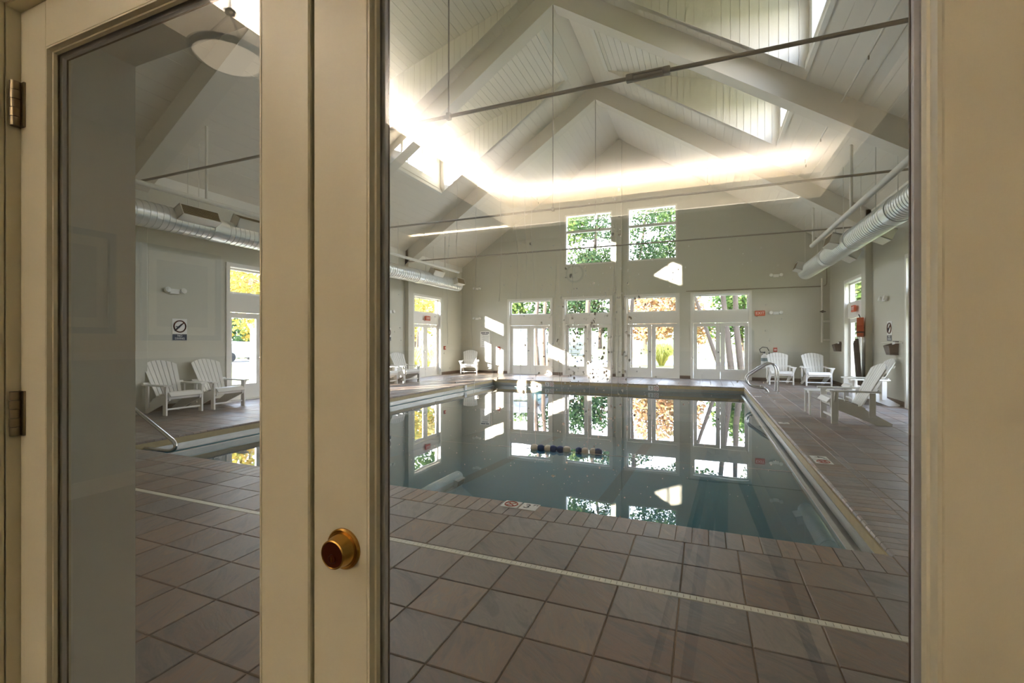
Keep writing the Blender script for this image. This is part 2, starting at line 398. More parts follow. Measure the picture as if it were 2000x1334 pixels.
for a, nm in zip(far_doors, names):
    door_set(lambda u, z, d, a=a: (a + u, YF + d, z), 'white glazed double door with transom ' + nm)
for a, nm in zip(left_doors, ['beside the pair of chairs and no diving sign', 'midway along the duct wall', 'near the far corner of the duct wall']):
    door_set(lambda u, z, d, a=a: (XL - d, a + u, z), 'white glazed double door with transom ' + nm)
for a, nm in zip(right_doors, ['beyond the wall pocket', 'beside the orange life vest']):
    door_set(lambda u, z, d, a=a: (XR + d, a + u, z), 'white glazed double door with transom ' + nm)

nwin = [0]
def window(fn, u0, u1, z0, z1, bar, label, stops=(), mat_=None):
    nwin[0] += 1; t = struct('window_%d' % nwin[0], label); mt = mat_ or M['white_trim']
    def bx(mb, a, b, c, d, e, f): mb.prism([(a, c), (b, c), (b, d), (a, d)], lambda u, z, q: fn(u, z, q), e, f)
    m = MB(); w_ = .055
    bx(m, u0, u0 + w_, z0, z1, .0, TH); bx(m, u1 - w_, u1, z0, z1, .0, TH); bx(m, u0 + w_, u1 - w_, z0, z0 + w_, .0, TH); bx(m, u0 + w_, u1 - w_, z1 - w_, z1, .0, TH)
    m.build('window_frame', mt, t)
    zs = [z0 + w_] + ([bar - .05, bar + .05] if bar else []) + [z1 - w_]
    us = [u0 + w_]
    for s_ in stops: us += [s_ - .03, s_ + .03]
    us.append(u1 - w_)
    if bar: m = MB(); bx(m, u0 + w_, u1 - w_, bar - .05, bar + .05, .06, .16); m.build('window_bar', mt, t)
    for s_ in stops: m = MB(); bx(m, s_ - .03, s_ + .03, z0 + w_, z1 - w_, .08, .15); m.build('mullion', mt, t)
    for i in range(0, len(us), 2):
        for j in range(0, len(zs), 2):
            m = MB(); bx(m, us[i], us[i + 1], zs[j], zs[j + 1], .11, .116); m.build('pane', M['pane'], t)
for (a, b, z0, z1), nm in zip(up_windows, ('beside the reflected clock', 'above the third glazed door set')):
    window(lambda u, z, d: (u, YF + d, z), a, b, z0, z1, 5.72, 'upper gable window with one crossbar ' + nm)

# ---- floor: tiles, grout bed, coping, drain
PX0, PX1, PY0, PY1 = -7.0, 1.1, 3.65, 15.25
CW = .305
P = .32
floor = struct('floor', 'slate look tiled pool deck with narrow slot drain')
m = MB()
def ring(mb, x0, x1, y0, y1, X0, X1, Y0, Y1, z0, z1):
    mb.box(X0, X1, Y0, y0, z0, z1); mb.box(X0, X1, y1, Y1, z0, z1); mb.box(X0, x0, y0, y1, z0, z1); mb.box(x1, X1, y0, y1, z0, z1)
ring(m, PX0 - .02, PX1 + .02, PY0 - .02, PY1 + .02, XL - TH, XR + TH, .5, YF + TH, -.12, -.006)
m.build('grout_bed', M['grout'], floor)
G = .0035
def tile_mesh(w_, h_, b=.0035, t=.012):
    mm = MB(); x, y = w_ / 2 - G, h_ / 2 - G
    mm.add([(-x, -y, -t), (x, -y, -t), (x, y, -t), (-x, y, -t), (-x, -y, -b), (x, -y, -b), (x, y, -b), (-x, y, -b), (-x + b, -y + b, 0), (x - b, -y + b, 0), (x - b, y - b, 0), (-x + b, y - b, 0)],
           [(8, 9, 10, 11), (0, 1, 5, 4), (1, 2, 6, 5), (2, 3, 7, 6), (3, 0, 4, 7), (4, 5, 9, 8), (5, 6, 10, 9), (6, 7, 11, 10), (7, 4, 8, 11)])
    return mm
xs = [-1.08 + P * k for k in range(-28, 17)]
xs = [XL] + [x for x in xs if XL + .03 < x < XR - .03] + [XR]
ys = [.64, 1.03, 1.35, 1.67, 1.99, 2.31, 2.615]
ys2 = [2.668, 3.015, 3.345] + [3.345 + P * k for k in range(1, 60)]
ys2 = [y for y in ys2 if y < YF - .05] + [YF]
rows = list(zip(ys, ys[1:])) + list(zip(ys2, ys2[1:]))
cx0, cx1, cy0, cy1 = PX0 - CW, PX1 + CW, PY0 - CW, PY1 + CW
rects = []
for a, b in zip(xs, xs[1:]):
    for c, d in rows:
        # clip away the pool with its coping
        if b <= cx0 + 1e-6 or a >= cx1 - 1e-6 or d <= cy0 + 1e-6 or c >= cy1 - 1e-6: rects.append((a, b, c, d)); continue
        if a < cx0: rects.append((a, cx0, c, d)); a_ = cx0
        else: a_ = a
        if b > cx1: rects.append((cx1, b, c, d)); b_ = cx1
        else: b_ = b
        if c < cy0: rects.append((a_, b_, c, cy0))
        if d > cy1: rects.append((a_, b_, cy1, d))
def seen(x, y):
    f = -math.sin(YAW) * x + math.cos(YAW) * y; s_ = math.cos(YAW) * x + math.sin(YAW) * y
    if f < .3: return False
    return abs(s_ / f) < 1.05 and 1.35 / f < .8 and -1.95 < x / max(y, .1) < .36
rects = [r_ for r_ in rects if r_[1] - r_[0] > .03 and r_[3] - r_[2] > .02]
order = sorted(rects, key=lambda r_: (0 if seen((r_[0] + r_[1]) / 2, (r_[2] + r_[3]) / 2) else 1000) + math.hypot((r_[0] + r_[1]) / 2, (r_[2] + r_[3]) / 2))
cache = {}
for r_ in order[:295]:
    k = (round(r_[1] - r_[0], 3), round(r_[3] - r_[2], 3))
    if k not in cache: cache[k] = tile_mesh(*k).mesh('floor_tile', M['tile'])
    link('tile', cache[k], floor, ((r_[0] + r_[1]) / 2, (r_[2] + r_[3]) / 2, 0))
m = MB()
for r_ in order[295:]:
    q = tile_mesh(r_[1] - r_[0], r_[3] - r_[2]); cx, cy = (r_[0] + r_[1]) / 2, (r_[2] + r_[3]) / 2
    m.add([(v[0] + cx, v[1] + cy, v[2]) for v in q.v], q.f)
tag(m.build('far_tile', M['tile'], floor), kind='stuff')
# slot drain
dr = MB(); dr.box(XL, XR, 2.619, 2.664, -.02, -.008)
drain = dr.build('drain_channel', M['gutter_dark'], floor)
n = int((XR - XL) / .032)
m = MB()
for i in range(n):
    x = XL + i * .032; m.box(x + .0035, x + .032, 2.622, 2.661, -.008, -.001)
m.box(XL, XR, 2.619, 2.626, -.008, -.0005); m.box(XL, XR, 2.657, 2.664, -.008, -.0005)
tag(m.build('drain_grate', M['white_float'], floor), 'white slotted grate', kind='stuff')

# coping
coping = struct('trim_1', 'row of slate coping pieces around the pool edge')
def coping_mesh(w_):        # length along -y..+y is CW, the rounded nose at +y, overhanging
    mm = MB(); x = w_ / 2 - .003; prof = [(-CW / 2 + .003, -.03), (-CW / 2 + .003, -.003), (-CW / 2 + .007, .0), (CW / 2 - .02, .0), (CW / 2 - .006, -.006), (CW / 2, -.02), (CW / 2 - .002, -.034), (CW / 2 - .02, -.045), (CW / 2 - .03, -.045)]
    mm.prism(prof, lambda u, v, t: (t, u, v), -x, x); return mm
CP = .1065
cm = coping_mesh(CP); cmesh = cm.mesh('coping_piece', M['coping'])
n = int(round((PX1 - PX0) / CP)); extra = MB()
for i in range(n): link('coping_tile', cmesh, coping, (PX0 + CP * (i + .5), PY0 - CW / 2, 0))
ny = int(round((PY1 - PY0) / CP))
for i in range(ny):
    y = PY0 + CP * (i + .5)
    o = link('coping_tile', cmesh, coping, (PX1 + CW / 2, y, 0)); o.rotation_euler.z = R(90)
    Mx = Matrix.Translation((PX0 - CW / 2, y, 0)) @ Matrix.Rotation(R(-90), 4, 'Z'); extra.add([Mx @ Vector(v) for v in cm.v], cm.f)
for i in range(n):
    Mx = Matrix.Translation((PX0 + CP * (i + .5), PY1 + CW / 2, 0)) @ Matrix.Rotation(R(180), 4, 'Z'); extra.add([Mx @ Vector(v) for v in cm.v], cm.f)
for X, Y in ((PX0 - CW / 2, PY0 - CW / 2), (PX1 + CW / 2, PY0 - CW / 2), (PX0 - CW / 2, PY1 + CW / 2), (PX1 + CW / 2, PY1 + CW / 2)):
    q = tile_mesh(CW, CW); extra.add([(v[0] + X, v[1] + Y, v[2]) for v in q.v], q.f)
tag(extra.build('far_coping_tile', M['coping'], coping), kind='stuff')

# pool shell, gutter and water
WZ = -.225
pool = thing('swimming_pool', 'rectangular indoor pool with dark teal water and steel gutter', 'pool', (XC, PY0, 0))
pool.location = (0, 0, 0)
m = MB(); D0, D1 = -1.15, -1.75
m.add([(PX0, PY0, D0), (PX1, PY0, D0), (PX1, PY1, D1), (PX0, PY1, D1), (PX0, PY0, -.1), (PX1, PY0, -.1), (PX1, PY1, -.1), (PX0, PY1, -.1)],
      [(0, 1, 2, 3), (0, 4, 5, 1), (1, 5, 6, 2), (2, 6, 7, 3), (3, 7, 4, 0)])
m.build('basin', M['plaster'], pool)
m = MB()
for X in (-4.35, -1.55):
    zz = lambda y: D0 + (D1 - D0) * (y - PY0) / (PY1 - PY0) + .006
    m.add([(X - .13, PY0 + .9, zz(PY0 + .9)), (X + .13, PY0 + .9, zz(PY0 + .9)), (X + .13, PY1 - .9, zz(PY1 - .9)), (X - .13, PY1 - .9, zz(PY1 - .9))], [(0, 1, 2, 3)])
m.build('lane_marking', M['pool_stripe'], pool)
def band(name, z0, z1, off0, off1, mt):
    mm = MB(); ring(mm, PX0 + off1, PX1 - off1, PY0 + off1, PY1 - off1, PX0 + off0, PX1 - off0, PY0 + off0, PY1 - off0, z0, z1); return mm.build(name, mt, pool)
band('tile_band', -.11, -.03, -.03, .012, M['gutter_tan'])
band('gutter_face', -.205, -.11, -.03, .02, M['gutter'])
band('gutter_channel', -.30, -.235, -.03, .075, M['gutter_dark'])
band('gutter_lip', -.30, -.212, .062, .105, M['gutter'])
m = MB(); m.add([(PX0 + .1, PY0 + .1, WZ), (PX1 - .1, PY0 + .1, WZ), (PX1 - .1, PY1 - .1, WZ), (PX0 + .1, PY1 - .1, WZ)], [(0, 1, 2, 3)])
m.build('water', M['water'], pool)
# brown tile base round the hall
def baseboard(name, spans, fn, lab):
    mm = MB()
    for a, b in spans: mm.prism([(a, .001), (b, .001), (b, .11), (a, .11)], fn, 0, .018)
    tag(mm.build(name, M['base_tile']), lab, kind='structure')
def gaps(u0, u1, doors):
    out = []; u = u0
    for d in sorted(doors): out.append((u, d - .002)); u = d + DW + .002
    return out + [(u, u1)]
baseboard('baseboard_far', gaps(XL + .02, XR - .02, far_doors), lambda u, v, t: (u, YF - t, v), 'brown tile base along the gable wall')
baseboard('baseboard_left', gaps(YN, YF - .02, left_doors), lambda u, v, t: (XL + t, u, v), 'brown tile base along the duct wall')
baseboard('baseboard_right', gaps(YN, YF - .02, right_doors), lambda u, v, t: (XR - t, u, v), 'brown tile base behind the paired chairs')

# ---- ceiling: boarded slopes with shed dormers, boxed rafters
DORM = [(6.35, 9.32), (10.1, 12.75)]
A0, A1, DZ1 = .55, 4.67, 7.45
HW = 6.82
ceiling = struct('ceiling', 'steep boarded cathedral ceiling painted cream white')
def slope_pt(sg, a, y, up=0.0):
    return (XC + sg * (a - up * .5), y, RIDGE - PITCH * a + up)
m = MB()
for sg in (-1, 1):
    yb = [.5, DORM[0][0], DORM[0][1], DORM[1][0], DORM[1][1], YF + .3]
    for i, (c, d) in enumerate(zip(yb, yb[1:])):
        for j, (a, b) in enumerate(((0, A0), (A0, A1), (A1, HW + .5))):
            if j == 1 and i in (1, 3): continue
            q = [slope_pt(sg, a, c, .03), slope_pt(sg, b, c, .03), slope_pt(sg, b, d, .03), slope_pt(sg, a, d, .03)]
            q2 = [slope_pt(sg, a, c, .13), slope_pt(sg, b, c, .13), slope_pt(sg, b, d, .13), slope_pt(sg, a, d, .13)]
            m.add(q + q2, [(0, 1, 2, 3), (4, 7, 6, 5), (0, 4, 5, 1), (1, 5, 6, 2), (2, 6, 7, 3), (3, 7, 4, 0)])
m.build('roof_deck', M['backing'], ceiling)
BW = .24 * math.cos(math.atan(PITCH))
def board(sg, a, b, c, d, parent):
    g = .004; mm = MB()
    p = [slope_pt(sg, a + g, c), slope_pt(sg, b - g, c), slope_pt(sg, b - g, d), slope_pt(sg, a + g, d)]
    p2 = [slope_pt(sg, a + g, c, .03), slope_pt(sg, b - g, c, .03), slope_pt(sg, b - g, d, .03), slope_pt(sg, a + g, d, .03)]
    mm.add(p + p2, [(0, 1, 2, 3), (4, 7, 6, 5), (0, 4, 5, 1), (1, 5, 6, 2), (2, 6, 7, 3), (3, 7, 4, 0)])
    mm.build('ceiling_board', M['ceiling'], parent)
for sg in (-1, 1):
    edges = [0, .28, A0]
    k = int(round((A1 - A0) / BW)); edges += [A0 + (A1 - A0) * i / k for i in range(1, k + 1)]
    k = int(round((HW - A1) / BW)); edges += [A1 + (HW - A1) * i / k for i in range(1, k + 1)]
    for a, b in zip(edges, edges[1:]):
        segs = [(.83, DORM[0][0]), (DORM[0][1], DORM[1][0]), (DORM[1][1], YF)] if A0 - .01 < (a + b) / 2 < A1 else [(.83, YF)]
        for c, d in segs: board(sg, a, b, c, d, ceiling)
# boxed rafters and their tie rods
for yf in FRAMES:
    for sg in (-1, 1):
        mm = MB(); dep = .47
        prof = [(0, RIDGE - .0), (HW, EAVE - .0), (HW, EAVE - dep), (0, RIDGE - dep)]
        mm.prism(prof, lambda u, v, t, sg=sg: (XC + sg * u, t, v), yf, yf + .30)
        mm.prism([(0, RIDGE - dep), (HW, EAVE - dep), (HW, EAVE - dep - .025), (0, RIDGE - dep - .025)], lambda u, v, t, sg=sg: (XC + sg * u, t, v), yf - .02, yf + .32)
        mm.build('boxed_rafter', M['beam'], ceiling)
for sg, nm in ((-1, 'sunlit'), (1, 'shaded')):
    X = XL if sg < 0 else XR
    mm = MB(); mm.box(min(X, X - sg * .03), max(X, X - sg * .03), .83, YF, EAVE - .16, EAVE + .02); mm.build('eave_trim', M['white_trim'], ceiling)
dz = lambda a: RIDGE - PITCH * A0 - (a - A0) / (A1 - A0) * (RIDGE - PITCH * A0 - DZ1)
nd = 0
for sg in (-1, 1):
    for bay, (y0, y1) in enumerate(DORM):
        nd += 1
        side = 'above the duct with the bronze grilles' if sg < 0 else 'on the slope facing the sunlit windows'
        d = struct('wall_dormer_%d' % nd, 'boarded dormer recess %s, %s bay' % (side, ('first', 'second')[bay]))
        px = lambda a: XC + sg * a
        shell = MB()                                            # outer shell: lid, cheeks and window wall
        shell.prism([(A0 - .1, dz(A0 - .1) + .03), (A1 + .2, dz(A1 + .2) + .03), (A1 + .2, dz(A1 + .2) + .12), (A0 - .1, dz(A0 - .1) + .12)], lambda u, v, t: (px(u), t, v), y0 - .1, y1 + .1)
        for ya, yb in ((y0 - .1, y0 - .0), (y1 + .0, y1 + .1)):
            shell.prism([(A0, RIDGE - PITCH * A0), (A1, RIDGE - PITCH * A1), (A1, DZ1 + .05), (A0, dz(A0) + .05)], lambda u, v, t: (px(u), t, v), ya, yb)
        shell.build('dormer_shell', M['backing'], d)
        zb = RIDGE - PITCH * A1
        wm = MB(); wy0, wy1, wz0, wz1 = y0 + .2, y1 - .2, zb + .32, DZ1 - .3
        wall_pieces(wm, lambda u, v, t: (px(A1) + sg * t * .14, u, v), y0, y1, zb, [(wy0, wy1, wz0, wz1)], lambda u: DZ1 + .02)
        wm.build('window_wall', M['white_trim'], d)
        k = int(round((A1 - A0) / .15))
        for i in range(k):
            a, b = A0 + (A1 - A0) * i / k + .0035, A0 + (A1 - A0) * (i + 1) / k - .0035
            mm = MB(); mm.prism([(a, dz(a)), (b, dz(b)), (b, dz(b) + .03), (a, dz(a) + .03)], lambda u, v, t: (px(u), t, v), y0, y1); mm.build('ceiling_board', M['ceiling'], d)
            bot = lambda q: RIDGE - PITCH * q
            mm = MB(); mm.prism([(a, bot(a)), (b, bot(b)), (b, dz(b)), (a, dz(a))], lambda u, v, t: (px(u), t, v), y1 - .02, y1); mm.build('cheek_board', M['ceiling'], d)
        mm = MB()                                               # trim round the recess
        mm.prism([(A1 - .06, zb + .02), (A1 + .0, zb - .02), (A1 + .0, zb + .1), (A1 - .06, zb + .1)], lambda u, v, t: (px(u), t, v), y0, y1); mm.build('sill_trim', M['white_trim'], d)
        mm = MB(); mm.prism([(A0 - .03, RIDGE - PITCH * (A0 - .03) - .015), (A0 + .06, RIDGE - PITCH * A0 - .05), (A0 + .06, RIDGE - PITCH * A0), (A0 - .03, RIDGE - PITCH * (A0 - .03) + .02)], lambda u, v, t: (px(u), t, v), y0, y1); mm.build('header_trim', M['white_trim'], d)
        window(lambda u, z, q: (px(A1) + sg * q * .6, u, z), wy0, wy1, wz0, wz1, None, 'three light dormer window %s, %s bay' % (side, ('first', 'second')[bay]), stops=(wy0 + (wy1 - wy0) / 3, wy0 + 2 * (wy1 - wy0) / 3))

# ================================================================ SETTING: the lobby and the double door
LY, LX0, LX1 = -7.2, -5.0, 3.4
SOF, TRAY = 3.3, 3.75
TX0, TX1, TY0, TY1 = -3.07, 1.45, -6.2, -.55
m = MB(); m.box(LX0 - .2, LX1 + .2, LY - .2, .62, -.12, 0); tag(m.build('floor_lobby', M['carpet']), 'brown lobby carpet in front of the doors', kind='structure')
RAIL = 1.22
def lobby_wall(name, fn, u0, u1, lab, holes=()):
    t = struct(name, lab)
    for nm, z0, z1, mt in (('upper_wall', RAIL, TRAY + .2, M['lobby_upper']), ('lower_wall', 0, RAIL, M['lobby_lower'])):
        mm = MB(); wall_pieces(mm, fn, u0, u1, z0, [(h[0], h[1], max(h[2], z0), min(h[3], z1)) for h in holes], lambda u, z1=z1: z1); mm.build(nm, mt, t)
    mm = MB()
    for a, b in ([(u0, u1)] if not holes else [(u0, holes[0][0] - .12), (holes[0][1] + .12, u1)]):
        mm.prism([(a, RAIL - .035), (b, RAIL - .035), (b, RAIL + .035), (a, RAIL + .035)], lambda u, v, q: fn(u, v, -q * .2), 0, 1)
        mm.prism([(a, 0), (b, 0), (b, .13), (a, .13)], lambda u, v, q: fn(u, v, -q * .12), 0, 1)
    mm.build('chair_rail', M['white_trim'], t); return t
lobby_wall('wall_lobby_left', lambda u, v, t: (LX0 - t * .1, u, v), LY, .56, 'lobby side wall with two large framed prints and chair rail')
lobby_wall('wall_lobby_right', lambda u, v, t: (LX1 + t * .1, u, v), LY, .56, 'lobby side wall opposite the framed prints')
lobby_wall('wall_lobby_back', lambda u, v, t: (u, LY - t * .1, v), LX0, LX1, 'lobby back wall with round clock')
lobby_wall('wall_lobby_front', lambda u, v, t: (u, .56 + t * .078, v), LX0, LX1, 'lobby wall framing the glass double door', [(OX0, OX1, 0, OZ)])
lc = struct('ceiling_lobby', 'lobby tray ceiling with warm cove lighting')
m = MB(); ring(m, TX0, TX1, TY0, TY1, LX0, LX1, LY, .56, SOF, SOF + .28); m.build('soffit', M['lobby_ceiling'], lc)
m = MB(); m.box(LX0 - .2, LX1 + .2, LY - .2, .64, TRAY + .2, TRAY + .35); m.build('tray_ceiling', M['lobby_ceiling'], lc)
m = MB(); ring(m, TX0 - .01, TX1 + .01, TY0 - .01, TY1 + .01, TX0 - .05, TX1 + .05, TY0 - .05, TY1 + .05, SOF + .28, SOF + .34); m.build('cove_lip', M['lobby_ceiling'], lc)
m = MB()
m.box(TX0 - .2, TX0 - .12, TY0, TY1, SOF + .29, SOF + .33); m.box(TX0, TX1, TY0 - .2, TY0 - .12, SOF + .29, SOF + .33)   # the two strips the glass mirrors
m.build('cove_light_strip_offscreen', M['cove'], lc)

# casing and jamb round the double door
fr = struct('trim_2', 'cream painted frame around the glass double door')
m = MB()
for a, b in ((OX0 - .1, OX0), (OX1, OX1 + .1)): m.bbox(a, b, .545, .56, 0, OZ + .1, .003)
m.bbox(OX0, OX1, .545, .56, OZ, OZ + .1, .003); m.build('casing', M['casing'], fr)
m = MB(); m.box(OX0 - .002, OX0 + .003, .56, .64, 0, OZ); m.box(OX1 - .003, OX1 + .002, .56, .64, 0, OZ); m.box(OX0, OX1, .56, .64, OZ - .004, OZ); m.build('jamb', M['casing'], fr)

YD0, YD1 = .584, .629
def leaf(name, label, X0, X1, s0, s1, seal_side):
    t = struct(name, label); Z1, ZT, ZB = 2.134, 2.0245, .25
    m = MB()
    m.bbox(X0, X0 + s0, YD0, YD1, .008, Z1, .002); m.build('stile', M['door'], t)
    m = MB(); m.bbox(X1 - s1, X1, YD0, YD1, .008, Z1, .002); m.build('stile', M['door'], t)
    m = MB(); m.bbox(X0 + s0, X1 - s1, YD0, YD1, ZT, Z1, .002); m.build('top_rail', M['door'], t)
    m = MB(); m.bbox(X0 + s0, X1 - s1, YD0, YD1, .008, ZB, .002); m.build('bottom_rail', M['door'], t)
    a, b = X0 + s0, X1 - s1
    gy = .604
    # moulded glazing bead, both faces
    def bead(y0, y1, nm):
        m = MB(); pr = [(0, 0), (.0035, .004), (.006, .55), (.0085, .62), (.0105, 1), (0, 1)]
        def run(fn): m.prism(pr, fn, 0, 1)
        yy = lambda v: y0 + (y1 - y0) * v
        m.prism(pr, lambda u, v, q: (a + u, yy(v), ZB + (ZT - ZB) * q), 0, 1)
        m.prism(pr, lambda u, v, q: (b - u, yy(v), ZB + (ZT - ZB) * q), 0, 1)
        m.prism(pr, lambda u, v, q: (a + (b - a) * q, yy(v), ZT - u), 0, 1)
        m.prism(pr, lambda u, v, q: (a + (b - a) * q, yy(v), ZB + u), 0, 1)
        m.build(nm, M['door'], t)
    bead(YD0, gy - .003, 'glazing_bead'); bead(YD1, gy + .009, 'glazing_bead')
    e = .0105
    def seal(nm, inner, y0, y1, mt):
        m = MB(); ring(m, a + inner, b - inner, ZB + inner, ZT - inner, a, b, ZB, ZT, 0, 1)
        m.v = [(x, y0 + z * (y1 - y0), y) for x, y, z in m.v]; m.build(nm, mt, t)
    seal('spacer_bar', e + .0035, gy + .0046, gy + .0125, M['spacer']); seal('gasket', e + .0045, gy + .0125, gy + .0155, M['gasket'])
    m = MB(); m.box(a, b, gy - .0005, gy + .0045, ZB, ZT); m.build('glass_pane', M['door_glass'], t)
    return t, (a, b, ZB, ZT, gy)
leafA, ga = leaf('door_10', 'cream hinged door leaf glazed full height, hung on nickel hinges', -1.507, -.5977, .1095, .1133, 1)
leafB, gb = leaf('door_11', 'cream glazed door leaf carrying the brass lock cylinder', -.592, .322, .11, .106, 0)
m = MB(); m.bbox(-.611, -.5955, YD0 - .006, YD0 + .001, .008, 2.13, .0025); m.build('astragal', M['door'], leafA)
# hinges
for z0 in (1.857, 1.128, .2):
    hx = -1.5005; hy = YD0 - .012
    h = MB(); h.box(-1.5075, -1.5035, YD0 - .0035, YD0 + .02, z0, z0 + .105); h.box(hx, hx + .018, YD0 - .004, YD0 - .0002, z0, z0 + .105)
    hp = h.build('hinge_plate', M['hinge'], leafA)
    for k in range(5):
        q = MB(); q.tube([(hx, hy, z0 + .021 * k + .0006), (hx, hy, z0 + .021 * (k + 1) - .0006)], .0105 if k % 2 else .0098, 14); q.build('knuckle', M['hinge'], hp, True)
# brass lock cylinder
def lathe_y(prof, cx, cz): return MB().lathe(prof, 40, Matrix.Translation((cx, YD0, cz)) @ Matrix.Rotation(R(90), 4, 'X'))
kx, kz = -.528, 1.022
rose = lathe_y([(.032, 0), (.032, .0035), (.030, .0055), (.0285, .0045), (.026, .004)], kx, kz).build('lock_rose', M['brass'], leafB, True)
lathe_y([(.0265, .004), (.0255, .006), (.0225, .024), (.0222, .026), (.0205, .0272), (.0195, .0262)], kx, kz).build('lock_collar', M['brass'], leafB, True)
face = lathe_y([(.0196, .025), (.0196, .0263), (.0, .0264)], kx, kz).build('lock_face', M['bronze_face'], leafB, True)
lathe_y([(.0072, .0262), (.0072, .0275), (.006, .028), (.0058, .0272), (.0, .0272)], kx, kz - .006).build('key_plug', M['bronze_face'], face, True)
m = MB(); m.box(kx - .0008, kx + .0008, YD0 - .0282, YD0 - .0272, kz - .0105, kz - .002); m.build('keyhole', M['brass'], face)

# ================================================================ PORTALS: sampling aids at the openings, they give off nothing
def portal(c, n, su, sv):
    d = bpy.data.lights.new('portal', 'AREA'); d.shape = 'RECTANGLE'; d.size = su; d.size_y = sv; d.cycles.is_portal = True
    f = -math.sin(YAW) * c[0] + math.cos(YAW) * c[1]; r_ = math.cos(YAW) * c[0] + math.sin(YAW) * c[1]
    out = abs(r_ / f) > 1000 / 912 or abs((c[2] - 1.35) / f) > 667 / 912
    o = bpy.data.objects.new('window_portal_offscreen' if out else 'window_portal', d); COL.objects.link(o); o.location = c; o.rotation_euler = Vector(n).to_track_quat('-Z', 'Y').to_euler()
for a in far_doors: portal((a + DW / 2, YF + .3, 1.55), (0, -1, 0), 1.9, 3.0)
for a, b, z0, z1 in up_windows: portal(((a + b) / 2, YF + .3, (z0 + z1) / 2), (0, -1, 0), b - a, z1 - z0)
for a in left_doors: portal((XL - .3, a + DW / 2, 1.55), (1, 0, 0), 1.9, 3.0)
for a in right_doors: portal((XR + .3, a + DW / 2, 1.55), (-1, 0, 0), 1.9, 3.0)
for sg in (-1, 1):
    for y0, y1 in DORM: portal((XC + sg * (A1 + .25), (y0 + y1) / 2, 6.7), (-sg, 0, 0), y1 - y0, 1.1)


# ================================================================ THINGS IN THE HALL
# ---- tie rods
for i, (yf, nm) in enumerate(zip(FRAMES, ('first boxed rafter pair, carrying the turnbuckle', 'second boxed rafter pair', 'last boxed rafter pair'))):
    zt = (4.22, 4.2, 4.18)[i]; y = yf + .0
    t = thing('tie_rod', 'thin steel tie rod spanning the hall below the ' + nm, 'tie rod', (XC, y, zt), 0, 'tie rods under the rafters')
    m = MB(); m.tube([(XL + .15 - XC, 0, 0), (XR - .15 - XC, 0, 0)], .022, 10); m.build('rod', M['rod'], t, True)
    m = MB(); m.tube([(0, 0, .02), (0, 0, RIDGE - .5 - zt)], .011, 8); m.build('hanger', M['rod'], t, True)
    m = MB(); m.bbox(-.03, .03, -.03, .03, -.045, .045, .008); m.build('clevis', M['rod'], t)
    if i == 0:
        m = MB(); m.bbox(2.28, 2.62, -.02, .02, .022, .045, .006); m.bbox(2.28, 2.62, -.02, .02, -.045, -.022, .006)
        for a in (2.22, 2.6): m.bbox(a, a + .08, -.035, .035, -.04, .04, .01)
        m.build('turnbuckle', M['rod'], t)

# ---- spiral ducts
def duct(label, X, Z, y0, y1, sections, collars, regs, sgn):
    t = thing('spiral_duct', label, 'air duct', (X, y0, Z)); Rr = .225
    cuts = [y0] + collars + [y1]
    for k, (a, b) in enumerate(zip(cuts, cuts[1:])):
        m = MB(); prof = []; pitch = .105; n_ = int((b - a) / pitch)
        for q in range(n_):
            y = a - y0 + (b - a) * q / n_; dy = (b - a) / n_
            prof += [(Rr, y), (Rr, y + dy * .78), (Rr + .007, y + dy * .84), (Rr + .007, y + dy * .94)]
        prof.append((Rr, b - y0))
        m.lathe(prof, 28, Matrix.Rotation(R(-90), 4, 'X')); m.build('duct_section', M['duct'], t, True)
    for c in collars:
        m = MB(); m.lathe([(Rr, c - y0 - .14), (Rr + .014, c - y0 - .135), (Rr + .014, c - y0 + .135), (Rr, c - y0 + .14)], 28, Matrix.Rotation(R(-90), 4, 'X')); m.build('collar', M['duct'], t, True)
    for (ya, yb, ang) in regs:
        Mx = Matrix.Translation((0, (ya + yb) / 2 - y0, 0)) @ Matrix.Rotation(R(-ang) * sgn, 4, 'Y')
        L = (yb - ya) / 2; m = MB(); s_ = sgn
        h_ = .115
        x0, x1 = s_ * .15, s_ * .40
        m.box(min(x0, x1), max(x0, x1), -L, -L + .015, -h_, h_, Mx); m.box(min(x0, x1), max(x0, x1), L - .015, L, -h_, h_, Mx)
        m.box(min(x0, x1), max(x0, x1), -L, L, -h_, -h_ + .015, Mx); m.box(min(x0, x1), max(x0, x1), -L, L, h_ - .015, h_, Mx)
        bx_ = m.build('register_box', M['white_pipe'], t)
        m = MB(); xa = s_ * .375; m.box(min(xa, xa + .01 * s_), max(xa, xa + .01 * s_), -L + .015, L - .015, -h_ + .015, h_ - .015, Mx)
        for q in range(7):
            z_ = -h_ + .03 + q * .03; m.box(min(xa, xa + .022 * s_), max(xa, xa + .022 * s_), -L + .015, L - .015, z_, z_ + .008, Mx)
        m.build('grille', M['grille'], bx_)
    y = y0 + .9
    while y < y1:
        for dx in (-.16, .16):
            m = MB(); m.tube([(dx, y - y0, .14), (dx, y - y0, roof_z(X + dx) - Z + .02)], .008, 6); m.build('hanger', M['white_pipe'], t)
        y += 2.1
    m = MB(); m.lathe([(Rr - .01, y1 - y0), (Rr - .05, y1 - y0 + .05), (.0, y1 - y0 + .06)], 28, Matrix.Rotation(R(-90), 4, 'X')); m.build('end_cap', M['duct'], t, True)
    return t
duct_a = duct('long spiral duct along the wall with the three door sets', -9.12, 3.6, .9, 16.5, 4, [2.9, 6.42, 10.6, 13.6], [(5.55, 6.28, 25), (6.75, 7.4, 60), (14.3, 15.0, 60), (15.75, 16.35, 15)], 1)
